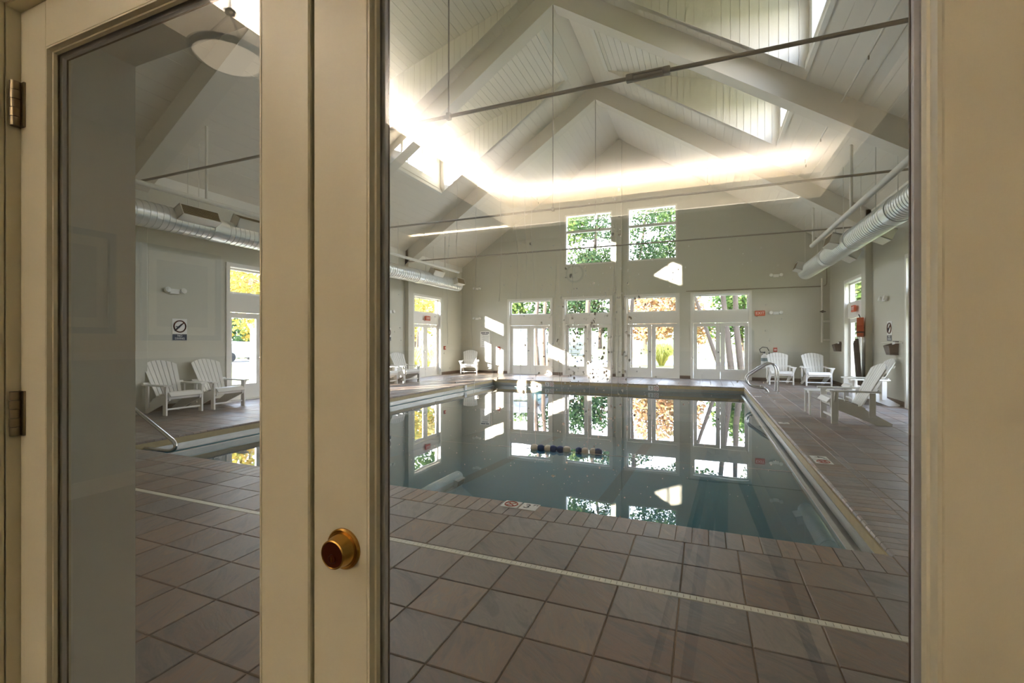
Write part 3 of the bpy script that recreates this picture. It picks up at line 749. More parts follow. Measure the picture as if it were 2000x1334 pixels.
duct_b = duct('bright spiral duct along the wall with the life vest', 3.0, 3.56, .9, 17.3, 4, [3.2, 6.6, 9.7, 12.2, 14.4], [(11.0, 11.5, -155), (12.3, 13.0, 15), (16.5, 17.1, 20), (13.1, 13.7, -150)], -1)

# ---- sprinkler pipes
def pipe(label, segs, r, mt, drops=(), name='sprinkler_pipe'):
    o0 = segs[0][0]; t = thing(name, label, 'pipe', o0)
    rel = lambda p: tuple(p[i] - o0[i] for i in range(3))
    for s_ in segs: m = MB(); m.tube([rel(p) for p in s_], r, 12); m.build('pipe_run', mt, t, True)
    for s_ in drops: m = MB(); m.tube([rel(p) for p in s_], r * .55, 8); m.build('pipe_hanger', mt, t, True)
pipe('white sprinkler main above the duct with bronze grilles', [[(-8.6, 1, 3.97), (-8.6, 15.6, 3.97)]], .045, M['white_pipe'], [[(-8.6, y, 3.97), (-8.6, y, roof_z(-8.6))] for y in (3.4, 5.9, 8.2, 11.4, 14.6)])
pipe('white sprinkler main above the bright duct', [[(2.72, 1, 3.96), (2.72, 14.9, 3.96)]], .055, M['white_pipe'], [[(2.72, y, 3.96), (2.72, y, roof_z(2.72))] for y in (4.0, 7.6, 11.2, 14.7)])
pipe('white standpipe with bronze valve in the gable wall corner', [[(3.58, YF - .085, 3.42), (3.58, YF - .085, 2.3), (3.58, YF - .085, 1.32)], [(3.58, YF - .085, 1.40), (3.8, YF - .085, 1.40)], [(3.58, YF - .085, 2.0), (3.8, YF - .085, 2.0)]], .03, M['white_pipe'], name='standpipe')
v = thing('valve', 'small bronze valve handle on the white standpipe', 'valve', (3.58, YF - .1, 2.33)); m = MB(); m.tube([(-.07, -.02, 0), (.09, -.02, 0)], .02, 8); m.build('valve_body', M['wire_brown'], v); m = MB(); m.lathe([(.045, 0), (.045, .015)], 12, Matrix.Translation((0, -.04, 0)) @ Matrix.Rotation(R(90), 4, 'X')); m.build('hand_wheel', M['wire_brown'], v)
def bend(pts, r=.12, n=5):
    out = [Vector(pts[0])]
    for a, b, c in zip(pts, pts[1:], pts[2:]):
        a, b, c = map(Vector, (a, b, c)); p = b + (a - b).normalized() * r; q = b + (c - b).normalized() * r
        for i in range(n + 1): t_ = i / n; out.append((1 - t_) ** 2 * p + 2 * t_ * (1 - t_) * b + t_ * t_ * q)
    return out + [Vector(pts[-1])]
def conduit(label, pts, r=.012, mt=None):
    m = MB(); m.tube(bend(pts), r, 8); tag(m.build('conduit', mt or M['conduit'], None, True), label, 'conduit')
conduit('tan conduit running above the door heads on the gable wall', [(-.6, YF - .03, 3.17), (3.72, YF - .03, 3.17), (3.72, YF - .03, 4.3)], .013)
conduit('thin white conduit on the wall behind the life vest', [(3.78, 13.2, 1.32), (3.78, 11.95, 1.32)], .01, M['white_pipe'])
# sprinkler branch lines with heads under the boards
for i, (X, y0, y1, nm) in enumerate(((-6.1, 14.3, 17.6, 'duct side slope before the gable'), (.1, 14.3, 17.6, 'slope before the gable above the life vest'), (2.2, 4.9, 12.9, 'lower slope above the bright duct'))):
    z = roof_z(X) - .13
    t = thing('sprinkler_branch', 'thin cream sprinkler branch under the ' + nm, 'pipe', (X, y0, z))
    m = MB(); m.tube([(0, 0, 0), (0, y1 - y0, 0)], .017, 8); m.build('pipe_run', M['white_pipe'], t, True)
    y = .3
    while y < y1 - y0:
        m = MB(); m.tube([(0, y, 0), (0, y, -.07)], .012, 6); m.build('sprinkler_head', M['conduit'], t); y += 1.5
    for y in (.15, y1 - y0 - .15):
        m = MB(); m.tube([(0, y, 0), (0, y, .14)], .008, 6); m.build('hanger', M['conduit'], t)
# air grille on the rafter bay ceiling
t = thing('ceiling_grille', 'white slotted air grille high on the boarded dormer ceiling', 'vent', (-4.15, 8.3, dz(1.14) - .02))
t.rotation_euler = (0, -math.atan((RIDGE - PITCH * A0 - DZ1) / (A1 - A0)), 0)
m = MB(); ring(m, -.17, .17, -.1, .1, -.22, .22, -.15, .15, -.02, .005); m.build('grille_frame', M['white_trim'], t)
for k in range(8): m = MB(); m.box(-.17 + k * .0425 + .01, -.17 + k * .0425 + .034, -.1, .1, -.012, -.004); m.build('slat', M['conduit'], t)

# ---- wall fixtures: frame(origin, out direction): local x along the wall, y out of the wall, z up
FACE = {'far': 180, 'left': -90, 'right': 90}
def on_wall(side, u, z):
    if side == 'far': return (u, YF, z), R(180)
    if side == 'left': return (XL, u, z), R(-90)
    return (XR, u, z), R(90)
# y axis of the thing points out of the wall into the room
def emergency(side, u, z, label, kind=0):
    loc, rz = on_wall(side, u, z); t = thing('emergency_light', label, 'wall light', loc, rz, 'twin head wall lights')
    m = MB(); m.bbox(-.09, .09, 0, .055, -.05, .05, .008); m.build('housing', M['white'], t)
    for s_ in (-1, 1):
        Mx = Matrix.Translation((s_ * .15, .07, .02)) @ Matrix.Rotation(R(-75), 4, 'X')
        m = MB(); m.lathe([(.018, -.045), (.05, -.03), (.055, .03)], 14, Mx); h_ = m.build('lamp_head', M['white'], t, True)
        m = MB(); m.lathe([(.05, .026), (.03, .04), (0, .045)], 14, Mx, cap=False); m.build('lens', M['lamp_white'], h_, True)
        m = MB(); m.tube([(s_ * .085, .03, .02), (s_ * .14, .05, .02)], .012, 8); m.build('arm', M['white'], t)
emergency('far', 2.26, 3.58, 'twin head wall light above the exit sign on the gable wall')
emergency('far', 2.26, 2.31, 'twin head wall light level with the gable wall exit sign')
emergency('far', -9.05, 3.62, 'twin head wall light high in the corner by the rules board')
emergency('far', -9.05, 2.33, 'twin head wall light above the rules board')
emergency('left', 6.07, 2.35, 'twin head wall light above the pair of chairs by the first door set')
emergency('left', 13.0, 2.35, 'twin head wall light on the duct wall between door sets')
emergency('right', 12.98, 2.31, 'twin head wall light above the wall mounted no diving sign')
def exit_sign(side, u, z, label):
    loc, rz = on_wall(side, u, z); t = thing('exit_sign', label, 'exit sign', loc, rz, 'exit signs')
    m = MB(); m.bbox(-.15, .15, 0, .05, -.09, .09, .008); m.build('housing', M['exit'], t)
    text('lettering', 'EXIT', .13, M['sign_white'], t, (0, .0515, 0), (R(90), 0, R(180)))
exit_sign('far', 1.78, 2.32, 'red exit sign on the gable wall beside the last glazed door')
exit_sign('left', 15.35, 2.24, 'amber exit sign over the door set near the far corner')
exit_sign('right', 15.37, 2.25, 'red exit sign over the door set by the life vest')
def alarm(side, u, z, label):
    loc, rz = on_wall(side, u, z); t = thing('pull_station', label, 'fire alarm', loc, rz, 'fire alarm boxes')
    m = MB(); m.bbox(-.06, .06, 0, .045, -.075, .075, .006); m.build('box', M['sign_red'], t)
    m = MB(); m.bbox(-.04, .04, .045, .06, -.02, .01, .003); m.build('pull_handle', M['white'], t)
alarm('far', 2.24, 1.07, 'red fire alarm box above the chair by the extinguisher')
alarm('far', -8.04, 1.06, 'red fire alarm box below the rules board on gable wall')
alarm('left', 16.62, 1.09, 'red fire alarm box beside the corner door set')
def ring_sign(parent, mb_mat, cx, cz, r, y, bar=True):
    m = MB(); pts = [(cx + r * math.cos(a * math.pi / 16), y, cz + r * math.sin(a * math.pi / 16)) for a in range(32)]; m.tube(pts, r * .11, 6, closed=True)
    m.build('prohibition_ring', mb_mat, parent)
    m = MB(); m.tube([(cx - r * .7, y, cz + r * .7), (cx + r * .7, y, cz - r * .7)], r * .10, 6); m.build('prohibition_bar', mb_mat, parent)
def no_diving(side, u, z, label):
    loc, rz = on_wall(side, u, z); t = thing('no_diving_sign', label, 'sign', loc, rz, 'no diving signs')
    m = MB(); m.bbox(-.145, .145, 0, .008, -.22, .22, .003); m.build('plate', M['sign_white'], t)
    m = MB(); m.bbox(-.14, .14, .008, .010, -.215, -.09, .0008); m.build('caption_band', M['navy'], t)
    text('lettering', 'NO', .062, M['sign_white'], t, (0, .011, -.125), (R(90), 0, R(180)))
    text('lettering', 'DIVING', .058, M['sign_white'], t, (0, .011, -.18), (R(90), 0, R(180)))
    ring_sign(t, M['bronze_face'], 0, .065, .115, .011)
    m = MB(); m.tube([(.075, .011, .0), (.02, .011, .05), (-.035, .011, .115)], [.012, .02, .008], 6); m.tube([(.02, .011, .05), (.075, .011, .065)], .008, 6); m.lathe([(.0, -.016), (.016, 0), (0, .016)], 8, Matrix.Translation((.09, .011, -.02)))
    m.build('diver_figure', M['navy'], t)
no_diving('left', 6.19, 1.59, 'no diving sign on the wall above two white lounge chairs')
no_diving('left', 12.95, 1.59, 'no diving sign by the chairs at the corner door set')
no_diving('right', 12.76, 1.58, 'no diving sign above the brown wire wall pocket')
loc, rz = on_wall('far', -8.69, 1.44); t = thing('rules_board', 'white pool rules board with small dark print on gable wall', 'sign', loc, rz)
m = MB(); m.bbox(-.23, .23, 0, .012, -.34, .34, .003); m.build('plate', M['sign_white'], t)
m = MB(); m.box(-.19, -.04, .012, .0135, .255, .30); m.box(-.02, .19, .012, .0135, .255, .30); m.box(-.14, .14, .012, .0135, .2, .225); m.build('heading', M['navy'], t)
m = MB()
for k in range(13): m.box(-.18, random.uniform(.08, .19), .012, .0135, .14 - k * .034, .152 - k * .034)
m.build('printed_line', M['nickel'], t)
# sunlit frame poster on the gable wall is only light; nothing to build
def pocket(label, loc, rz):
    t = thing('wall_pocket', label, 'wall pocket', loc, rz, 'brown wire wall pockets')
    m = MB(); m.box(-.15, .15, 0, .01, -.14, .16); m.build('back_panel', M['wire_brown'], t)
    m = MB(); m.prism([(-.11, -.13), (.11, -.13), (.16, .06), (-.16, .06)], lambda u, v, q: (u, .02 + q * .12 + (v + .13) * .2 * q, v), .9, 1.0); m.build('front_panel', M['wire_brown'], t)
    for s_ in (-1, 1): m = MB(); m.prism([(0, -.13), (.14, -.12), (.18, .06), (0, .12)], lambda u, v, q, s_=s_: (s_ * (.12 + q * .01 + (v + .13) * .18), u, v), 0, 1); m.build('side_panel', M['wire_brown'], t)
    m = MB(); m.box(-.13, .13, .0, .14, -.14, -.13); m.build('bottom_panel', M['wire_brown'], t)
    m = MB(); m.box(-.1, .06, .04, .05, -.1, .14); m.build('paper', M['sign_white'], t)
pocket('brown wall pocket holding leaflets under the no diving sign', *on_wall('right', 12.4, 1.2))
pocket('brown wall pocket beside the door set, past the life vest', *on_wall('right', 16.85, 1.19))

# life vest above a folded brown cover, hung at the door casing
t = thing('life_vest', 'orange foam life vest hanging at the door casing', 'life vest', (3.6, 14.05, 1.66), R(75))
m = MB(); pr = [(-.22, -.17), (-.03, -.2), (-.03, .02), (0, .09), (.03, .02), (.03, -.2), (.22, -.17), (.26, .08), (.17, .28), (.09, .28), (.05, .14), (-.05, .14), (-.09, .28), (-.17, .28), (-.26, .08)]
m.prism(pr, lambda u, v, q: (u, q, v), -.07, .07); m.build('foam_body', M['orange'], t)
for z_ in (-.08, .03): m = MB(); m.box(-.25, .25, -.078, .078, z_ - .015, z_ + .015); m.build('strap', M['black'], t)
m = MB(); m.tube([(-.12, .0, .27), (0, .03, .36), (.12, 0, .27)], .012, 6); m.build('hanging_loop', M['black'], t)
t = thing('folded_cover', 'long dark brown folded cover leaning under the life vest', 'cover', (3.58, 13.95, 0), R(80))
for k in range(5):
    m = MB(); x0 = -.26 + k * .11; h_ = 1.42 - .05 * abs(k - 2)
    m.prism([(x0 - .04, 0), (x0 + .12, 0), (x0 * .55 + .07, h_), (x0 * .55 - .02, h_)], lambda u, v, q, k=k: (u, q + .02 * math.sin(k * 2) + v * .07, v), -.04, .03); m.build('fold', M['brown_cloth'], t)

# fire extinguisher
t = thing('fire_extinguisher', 'white fire extinguisher with dark looped hose on gable wall', 'extinguisher', (1.9, YF - .14, .42))
m = MB(); m.lathe([(.0, 0), (.095, .01), (.1, .04), (.1, .40), (.085, .45), (.04, .49), (.03, .52), (.0, .53)], 20, cap=False); m.build('cylinder', M['white'], t, True)
m = MB(); m.lathe([(.1015, .26), (.1015, .37)], 20, cap=False); m.build('label_band', M['frame'], t, True)
m = MB(); m.tube([(0, 0, .5), (0, 0, .57)], .025, 10); m.box(-.015, .015, -.12, .06, .56, .585); m.build('valve_head', M['black'], t)
m = MB(); m.tube([(0, 0, .55), (-.12, -.04, .57), (-.15, -.05, .66), (-.06, -.05, .74), (.08, -.04, .72), (.14, -.03, .6), (.14, -.03, .3)], .014, 8); m.build('hose', M['black'], t, True)
m = MB(); m.box(-.05, .05, .1, .14, .1, .5); m.build('bracket', M['black'], t)

# ---- lounge chairs
def make_chair(label, group):
    t = thing('adirondack_chair', label, 'chair', (0, 0, 0), 0, group)
    C = M['chair']
    for s_ in (-1, 1):
        m = MB(); m.bbox(s_ * .325 - .016, s_ * .325 + .016, -.38, -.285, 0, .53, .004); m.build('front_leg', C, t)
        m = MB(); m.prism([(-.39, .27), (-.39, .395), (-.1, .345), (.10, .25), (.30, .13), (.46, .035), (.45, 0), (.26, 0)], lambda u, v, q, s_=s_: (s_ * (.293 - q * .028), u, v), 0, 1); m.build('rear_leg', C, t)
        m = MB(); m.bbox(s_ * .325 - .014, s_ * .325 + .014, .14, .225, .12, .52, .004); m.build('rear_upright', C, t)
        m = MB(); pr = [(s_ * .255, -.44), (s_ * .40, -.42), (s_ * .415, -.36), (s_ * .40, .0), (s_ * .37, .28), (s_ * .30, .28), (s_ * .285, .0), (s_ * .255, -.40)]
        m.prism(pr, lambda u, v, q: (u, v, .53 + q * .024), 0, 1); m.build('armrest', C, t)
        m = MB(); m.prism([(s_ * .341, .53), (s_ * .405, .53), (s_ * .341, .36)], lambda u, v, q: (u, -.345 + q * .028, v), 0, 1); m.build('arm_bracket', C, t)
    path = [(-.405, .375), (-.34, .41), (-.24, .395), (-.14, .37), (-.04, .33), (.06, .28)]
    for k, (y, z) in enumerate(path):
        a = (-50, -8, 10, 16, 22, 27)[k]
        Mx = Matrix.Translation((0, y, z)) @ Matrix.Rotation(R(-a), 4, 'X')
        m = MB(); m.bbox(-.29, .29, -.044, .044, -.011, .011, .003, Mx); m.build('seat_slat', C, t)
    m = MB(); m.bbox(-.31, .31, -.345, -.318, .095, .125, .003); m.build('stretcher', C, t)
    m = MB(); m.bbox(-.31, .31, -.375, -.35, .29, .37, .003); m.build('front_apron', C, t)
    lean = R(27); B = Matrix.Translation((0, .07, .27)) @ Matrix.Rotation(-lean, 4, 'X')
    n_ = 7
    for k in range(n_):
        u0, u1 = (k - n_ / 2) / n_, (k + 1 - n_ / 2) / n_
        wb, wt = .46, .62
        top = lambda u: .80 - .42 * u * u
        g = .006
        pr = [(u0 * wb + g, 0), (u1 * wb - g, 0), (u1 * wt - g, top(u1)), ((u0 + u1) / 2 * wt, top((u0 + u1) / 2) + .002), (u0 * wt + g, top(u0))]
        dep = lambda u: -.10 * (u / .62) ** 2
        m = MB(); m.prism(pr, lambda u, v, q: B @ Vector((u, dep(u) + q * .02 - .01, v)), 0, 1); m.build('back_slat', C, t)
    for v, w_ in ((.33, .36), (.62, .26)):
        m = MB(); m.bbox(-w_, w_, .012, .036, v - .03, v + .03, .003, B); m.build('back_rail', C, t)
    return t
GR = 'white lounge chairs around the pool'
spots = [((-9.38, 5.77), 90, 'white lounge chair beneath the no diving sign, away from the door'), ((-9.33, 6.63), 90, 'white lounge chair beside the first door set on the duct wall'),
         ((-9.42, 12.05), 90, 'white lounge chair under the sign between duct wall door sets'), ((-9.30, 13.12), 78, 'white lounge chair close to the corner door set'),
         ((-9.08, 17.42), 22, 'white lounge chair angled into the corner by the rules board'), ((2.22, 17.0), 2, 'white lounge chair beside the fire extinguisher'),
         ((3.18, 16.88), 4, 'white lounge chair between the fire alarm and the corner wall pocket'), ((2.30, 9.42), -88, 'cream white lounge chair with the small side table beside it'),
         ((3.30, 12.3), -90, 'white lounge chair against the wall under the leaflet pocket')]
proto = make_chair(spots[0][2], GR)
for i, ((x, y), a, lab) in enumerate(spots):
    o = proto if i == 0 else copy_tree(proto)
    o.location = (x, y, 0); o.rotation_euler = (0, 0, R(a)); o['label'] = lab
t = thing('side_table', 'small white slatted side table next to lounge chair', 'table', (2.02, 10.25, 0))
for k in range(5): m = MB(); m.bbox(-.24, .24, -.235 + k * .096, -.235 + k * .096 + .088, .43, .45, .003); m.build('top_slat', M['chair'], t)
for sx_ in (-1, 1):
    for sy_ in (-1, 1):
        m = MB(); m.prism([(sy_ * .2, 0), (sy_ * .235, 0), (sy_ * .215, .43), (sy_ * .13, .43)], lambda u, v, q, sx_=sx_: (sx_ * (.2 + q * .028), u, v), 0, 1); m.build('leg', M['chair'], t)
for s_ in (-1, 1): m = MB(); m.box(s_ * .19 - .012, s_ * .19 + .012, -.2, .2, .38, .43); m.build('apron', M['chair'], t)

# ---- grab rails
def rails(label, loc, sg, ys, low):
    t = thing('pool_handrail', label, 'handrail', loc, 0, 'stainless pool handrails')
    for y in ys:
        pts = [(.52, 0, 0), (.52, 0, .45), (.5, 0, .66), (.40, 0, .76), (.24, 0, .73), (-.12, 0, .47), (-.2, 0, .36), (-.17, 0, .22), (-.04, 0, .14), (.14, 0, .12), (.25, 0, .09), (.29, 0, 0)]
        if low: pts = [(.52, 0, 0), (.52, 0, .45), (.46, 0, .60), (.3, 0, .53), (-.05, 0, .36), (-.6, 0, .11), (-.74, 0, .04), (-.76, 0, -.03), (-.66, 0, -.08), (-.4, 0, -.09), (0, 0, -.095), (.09, 0, -.095)]
        sm = []
        P_ = [Vector((sg * p[0], y, p[2])) for p in pts]
        P_ = [P_[0]] + P_ + [P_[-1]]
        for i in range(1, len(P_) - 2):
            for k in range(6):
                u = k / 6; a, b, c, d = P_[i - 1], P_[i], P_[i + 1], P_[i + 2]
                sm.append(.5 * ((2 * b) + (c - a) * u + (2 * a - 5 * b + 4 * c - d) * u * u + (3 * b - a - 3 * c + d) * u ** 3))
        sm.append(P_[-1])
        m = MB(); m.tube(sm, .024, 12); rl = m.build('rail', M['steel'], t, True)
        for x in ((.52, .29) if not low else (.52,)):
            m = MB(); m.lathe([(.05, 0.001), (.05, .012), (.028, .022)], 16, Matrix.Translation((sg * x, y, 0))); m.build('escutcheon', M['steel'], rl, True)
rails('pair of stainless ladder rails by the far pool corner', (1.27, 13.9, 0), 1, (0, .5), False)
rails('stainless step rail dipping into the shallow end', (-7.12, 3.95, 0), -1, (0,), True)

# ---- depth markers
def marker(label, loc, rz, txt, sub=None, sym=False, size=.15, tilt=0, cat='depth marker'):
    t = thing('depth_marker', label, cat, loc, rz)
    t.rotation_euler = (tilt, 0, rz)
    m = MB(); m.bbox(-size / 2, size / 2, -size / 2, size / 2, .0, .0035, .0012); m.build('marker_tile', M['sign_white'], t)
    if txt: text('lettering', txt, size * .86, M['black'], t, (-size * .14 if sub else 0, 0, .004), (0, 0, 0), .0006)
    if sub: text('lettering', sub, size * .3, M['black'], t, (size * .3, size * .26, .004), (0, 0, 0), .0006)
    if sym:
        r_ = size * .36; pts = [(r_ * math.cos(a * math.pi / 16), r_ * math.sin(a * math.pi / 16), .004) for a in range(32)]
        m = MB(); m.tube(pts, .006, 5, closed=True); m.build('prohibition_ring', M['sign_red'], t)
        m = MB(); m.tube([(-r_ * .7, r_ * .7, .004), (r_ * .7, -r_ * .7, .004)], .006, 5); m.build('prohibition_bar', M['sign_red'], t)
        m = MB(); m.tube([(r_ * .6, r_ * .6, .004), (0, 0, .004), (-r_ * .6, -r_ * .6, .004)], .004, 5); m.build('diver_figure', M['sign_red'], t)
marker('white no diving tile set in the shallow end coping', (-1.475, 3.575, .0005), 0, None, None, True, .145)
marker('white tile reading 3 FT set in the shallow end coping', (-1.315, 3.575, .0005), 0, '3', 'FT', False, .145)
marker('white tile with depth figure beside the long pool edge', (1.235, 6.36, .0005), R(-90), '4', 'FT', False, .17)
marker('white no diving tile beside the long pool edge', (1.235, 6.16, .0005), R(-90), None, None, True, .17)
marker('white depth tile on the deck near the side table', (1.22, 8.85, .0005), R(-90), '4', 'FT', False, .15)
marker('white depth tile on the deck near the ladder rails', (1.22, 12.9, .0005), R(-90), '5', 'FT', False, .15)
for x, nm in ((-4.96, 'below the second glazed door'), (-1.55, 'below the third glazed door')):
    marker('white tile reading 5 on the deep end pool wall ' + nm, (x, PY1 - .036, -.115), 0, '5', None, False, .15, R(90))
    marker('white no diving tile on the deep end pool wall ' + nm, (x + .17, PY1 - .036, -.115), 0, None, None, True, .15, R(90))
t = None
marker('white tile reading 5 on the pool wall below the duct', (PX0 + .036, 13.1, -.115), R(90), '5', None, False, .15, R(90))

# ---- lane rope and floats
t = tag(MB().tube([(PX0 + .12, 6.5, WZ + .0), (-3.5, 6.47, WZ - .012), (-2.35, 6.46, WZ + .0), (-1.3, 6.48, WZ + .0), (-.2, 6.5, WZ - .012), (PX1 - .12, 6.5, WZ + .0)], .006, 6).build('lane_rope', M['rope'], None, True), 'thin pale rope stretched across the pool', 'rope')
def floatie(x, y, L, c, label):
    m = MB(); m.lathe([(.012, -L), (.035, -L * .85), (.052, -L * .3), (.052, L * .3), (.035, L * .85), (.012, L)], 14, Matrix.Translation((x, y, WZ + .02)) @ Matrix.Rotation(R(90), 4, 'Y') )
    o = m.build('rope_float', M[c], None, True); tag(o, label, 'float', 'floats on the lane rope')
fx = [(-2.30, 'white_float', .06), (-2.20, 'blue_float', .055), (-2.10, 'white_float', .05), (-2.02, 'blue_float', .055), (-1.915, 'blue_float', .055), (-1.82, 'white_float', .06), (-1.645, 'blue_float', .05), (-1.56, 'white_float', .05), (-1.45, 'white_float', .045), (-1.375, 'blue_float', .06)]
for i, (x, c, L) in enumerate(fx):
    floatie(x, 6.46 + .008 * i, L, c, ('white' if c[0] == 'w' else 'blue') + ' plastic float threaded on the lane rope')

# ================================================================ THINGS IN THE LOBBY (seen mirrored in the door glass)
def picture(label, y0, y1, z0, z1):
    t = thing('framed_print', label, 'picture', (LX0, (y0 + y1) / 2, (z0 + z1) / 2)); a, b = (y1 - y0) / 2, (z1 - z0) / 2
    m = MB(); ring(m, -a + .055, a - .055, -b + .055, b - .055, -a, a, -b, b, 0, .035); m.v = [(z, x, y) for x, y, z in m.v]; m.build('picture_frame', M['frame'], t)
    m = MB(); m.box(.004, .016, -a + .05, a - .05, -b + .05, b - .05); m.build('mount', M['mat_board'], t)
    m = MB(); m.box(.016, .018, -a + .14, a - .14, -b + .14, b - .14); m.build('print', M['print'], t)
picture('large framed print hanging close to the double door', -1.36, -.62, 1.42, 2.33)
picture('large framed print farther along the lobby wall', -2.36, -1.57, 1.36, 2.3)
t = thing('bowl_pendant', 'shallow alabaster bowl pendant on three thin cables', 'lamp', (-2.50, -.64, 2.97))
m = MB(); m.lathe([(.0, -.06), (.08, -.052), (.15, -.025), (.185, .01), (.18, .012), (.14, -.012), (0, -.04)], 32, cap=False); m.build('glass_bowl_offscreen', M['bowl'], t, True)
m = MB(); m.lathe([(.178, -.012), (.2, -.006), (.206, .015), (.184, .024), (.178, -.012)], 32, cap=False); m.build('rim', M['nickel'], t, True)
m = MB(); m.lathe([(.0, .24), (.03, .25), (.03, .265), (0, .28)], 16, cap=False); m.build('hub', M['nickel'], t, True)
m = MB(); m.tube([(0, 0, .26), (0, 0, SOF - 2.97)], .006, 8); m.build('stem', M['nickel'], t)
for k in range(3): a = k * 2.1 + .4; m = MB(); m.tube([(0, 0, .25), (.19 * math.cos(a), .19 * math.sin(a), .015)], .003, 6); m.build('cable', M['nickel'], t)
t = thing('linear_light', 'long white linear light fixture on the lobby soffit edge', 'lamp', (-2.0, -6.05, SOF - .09))
m = MB(); m.bbox(-3.0, 3.2, -.05, .05, 0, .06, .006); m.build('housing', M['white'], t)
m = MB(); m.box(-2.98, 3.18, -.04, .04, .06, .064); m.build('diffuser_offscreen', M['soft_strip'], t)
t = thing('wall_clock', 'round lobby clock with grey green rim', 'clock', (-2.2, LY, 2.6))
Mx = Matrix.Rotation(R(-90), 4, 'X')
m = MB(); m.lathe([(.15, 0), (.17, .01), (.17, .04), (.14, .045), (.14, .02)], 32, Mx, cap=False); m.build('rim', M['clock_rim'], t, True)
m = MB(); m.lathe([(.141, .015), (.141, .02), (0, .021)], 32, Mx, cap=False); m.build('dial', M['white'], t)
m = MB(); m.tube([(0, .028, 0), (.0, .028, .1)], .005, 5); m.build('minute_hand', M['black'], t)
m = MB(); m.tube([(0, .028, 0), (.06, .028, .03)], .006, 5); m.build('hour_hand', M['black'], t)
# tripod of the photographer, mirrored in the glass
t = thing('camera_tripod', 'black camera tripod standing before the glass door', 'tripod', (.02, -.1, 0), YAW)
for k in range(3):
    a = R(90) + k * 2 * math.pi / 3
    m = MB(); m.tube([(.42 * math.cos(a), -.06 + .42 * math.sin(a), .012), (.03 * math.cos(a), -.06 + .03 * math.sin(a), 1.05)], [.011, .017], 8); m.build('leg', M['tripod'], t)
m = MB(); m.tube([(0, -.06, .8), (0, -.06, 1.24)], .016, 10); m.build('centre_column', M['tripod'], t)
m = MB(); m.bbox(-.04, .04, -.1, -.02, 1.2, 1.27, .008); m.build('head', M['tripod'], t)
m = MB(); m.bbox(-.07, .07, -.11, -.03, 1.285, 1.39, .012); m.build('camera_body', M['tripod'], t)
m = MB(); m.bbox(-.012, .012, -.08, -.05, 1.262, 1.29, .003); m.build('quick_release', M['tripod'], t)

# ================================================================ OUTSIDE
GZ = -.06
def ground(name, x0, x1, y0, y1, z, mt, lab, th=.05):
    m = MB(); m.box(x0, x1, y0, y1, z - th, z); return tag(m.build(name, mt), lab, kind='structure')
ground('lawn_far', -90, 60, YF + TH, 160, GZ - .02, M['lawn'], 'dry autumn lawn beyond the gable wall')
ground('lawn_left', -90, XL - TH, -90, YF + TH, GZ - .02, M['lawn'], 'dry autumn lawn beyond the duct wall')
ground('lawn_right', XR + TH, 60, -90, YF + TH, GZ - .02, M['lawn'], 'lawn beyond the wall with the life vest')
ground('path_patio', -13, 9, YF + TH, 23.6, GZ, M['concrete'], 'pale concrete patio outside the gable doors')
ground('path_side', -13.5, XL - TH, 3, YF + TH, GZ, M['concrete'], 'pale concrete walk outside the duct wall doors')
ground('road_drive', -40, 25, 29.5, 35.5, GZ - .005, M['asphalt'], 'grey asphalt drive beyond the birch trunks')
ground('road_side', -34, -27.5, -30, 29.5, GZ - .005, M['asphalt'], 'grey asphalt drive by the yellow maple')
m = MB(); m.add([(-30, 37, GZ - .03), (20, 37, GZ - .03), (20, 60, 1.8), (-30, 60, 1.8), (20, 120, 3), (-30, 120, 3)], [(0, 1, 2, 3), (3, 2, 4, 5)]); tag(m.build('hill', M['lawn']), 'low grassy bank rising behind the drive', kind='structure')

def leaves(mb, c, rad, n_, s0, s1, rnd, hollow=.35):
    for _ in range(n_):
        while True:
            d = Vector((rnd.uniform(-1, 1), rnd.uniform(-1, 1), rnd.uniform(-1, 1)))
            if hollow < d.length < 1: break
        p = Vector((c[0] + d.x * rad[0], c[1] + d.y * rad[1], c[2] + d.z * rad[2])); s_ = rnd.uniform(s0, s1)
        a = Vector((rnd.uniform(-1, 1), rnd.uniform(-1, 1), rnd.uniform(-.7, .7))).normalized(); b = a.cross(Vector((rnd.uniform(-1, 1), rnd.uniform(-1, 1), rnd.uniform(-1, 1)))).normalized()
        mb.add([p - a * s_, p + b * s_ * .55, p + a * s_, p - b * s_ * .55], [(0, 1, 2, 3)])
tn = [0]
def tree(label, base, stems, clumps, leafmat, n_, s=(.07, .14), bark='bark', group='trees outside the windows', hollow=.2):
    tn[0] += 1; rnd = random.Random(100 + tn[0])
    t = thing('tree', label, 'tree', (base[0], base[1], GZ), 0, group)
    for st in stems:
        m = MB(); m.tube([p[:3] for p in st], [p[3] for p in st], 9); m.build('trunk', M[bark], t, True)
    m = MB(); tot = sum(c[3] * c[4] * c[5] for c in clumps)
    for c in clumps: leaves(m, c[:3], c[3:6], max(30, int(n_ * c[3] * c[4] * c[5] / tot)), s[0], s[1], rnd, hollow)
    m.build('foliage', M[leafmat], t)
def clumps(rnd, n_, rx, rz0, rz1, r0, r1):
    return [(rnd.uniform(-rx, rx), rnd.uniform(-rx, rx), rnd.uniform(rz0, rz1), *(rnd.uniform(r0, r1),) * 2, rnd.uniform(r0, r1) * .8) for _ in range(n_)]
rc = random.Random(5)
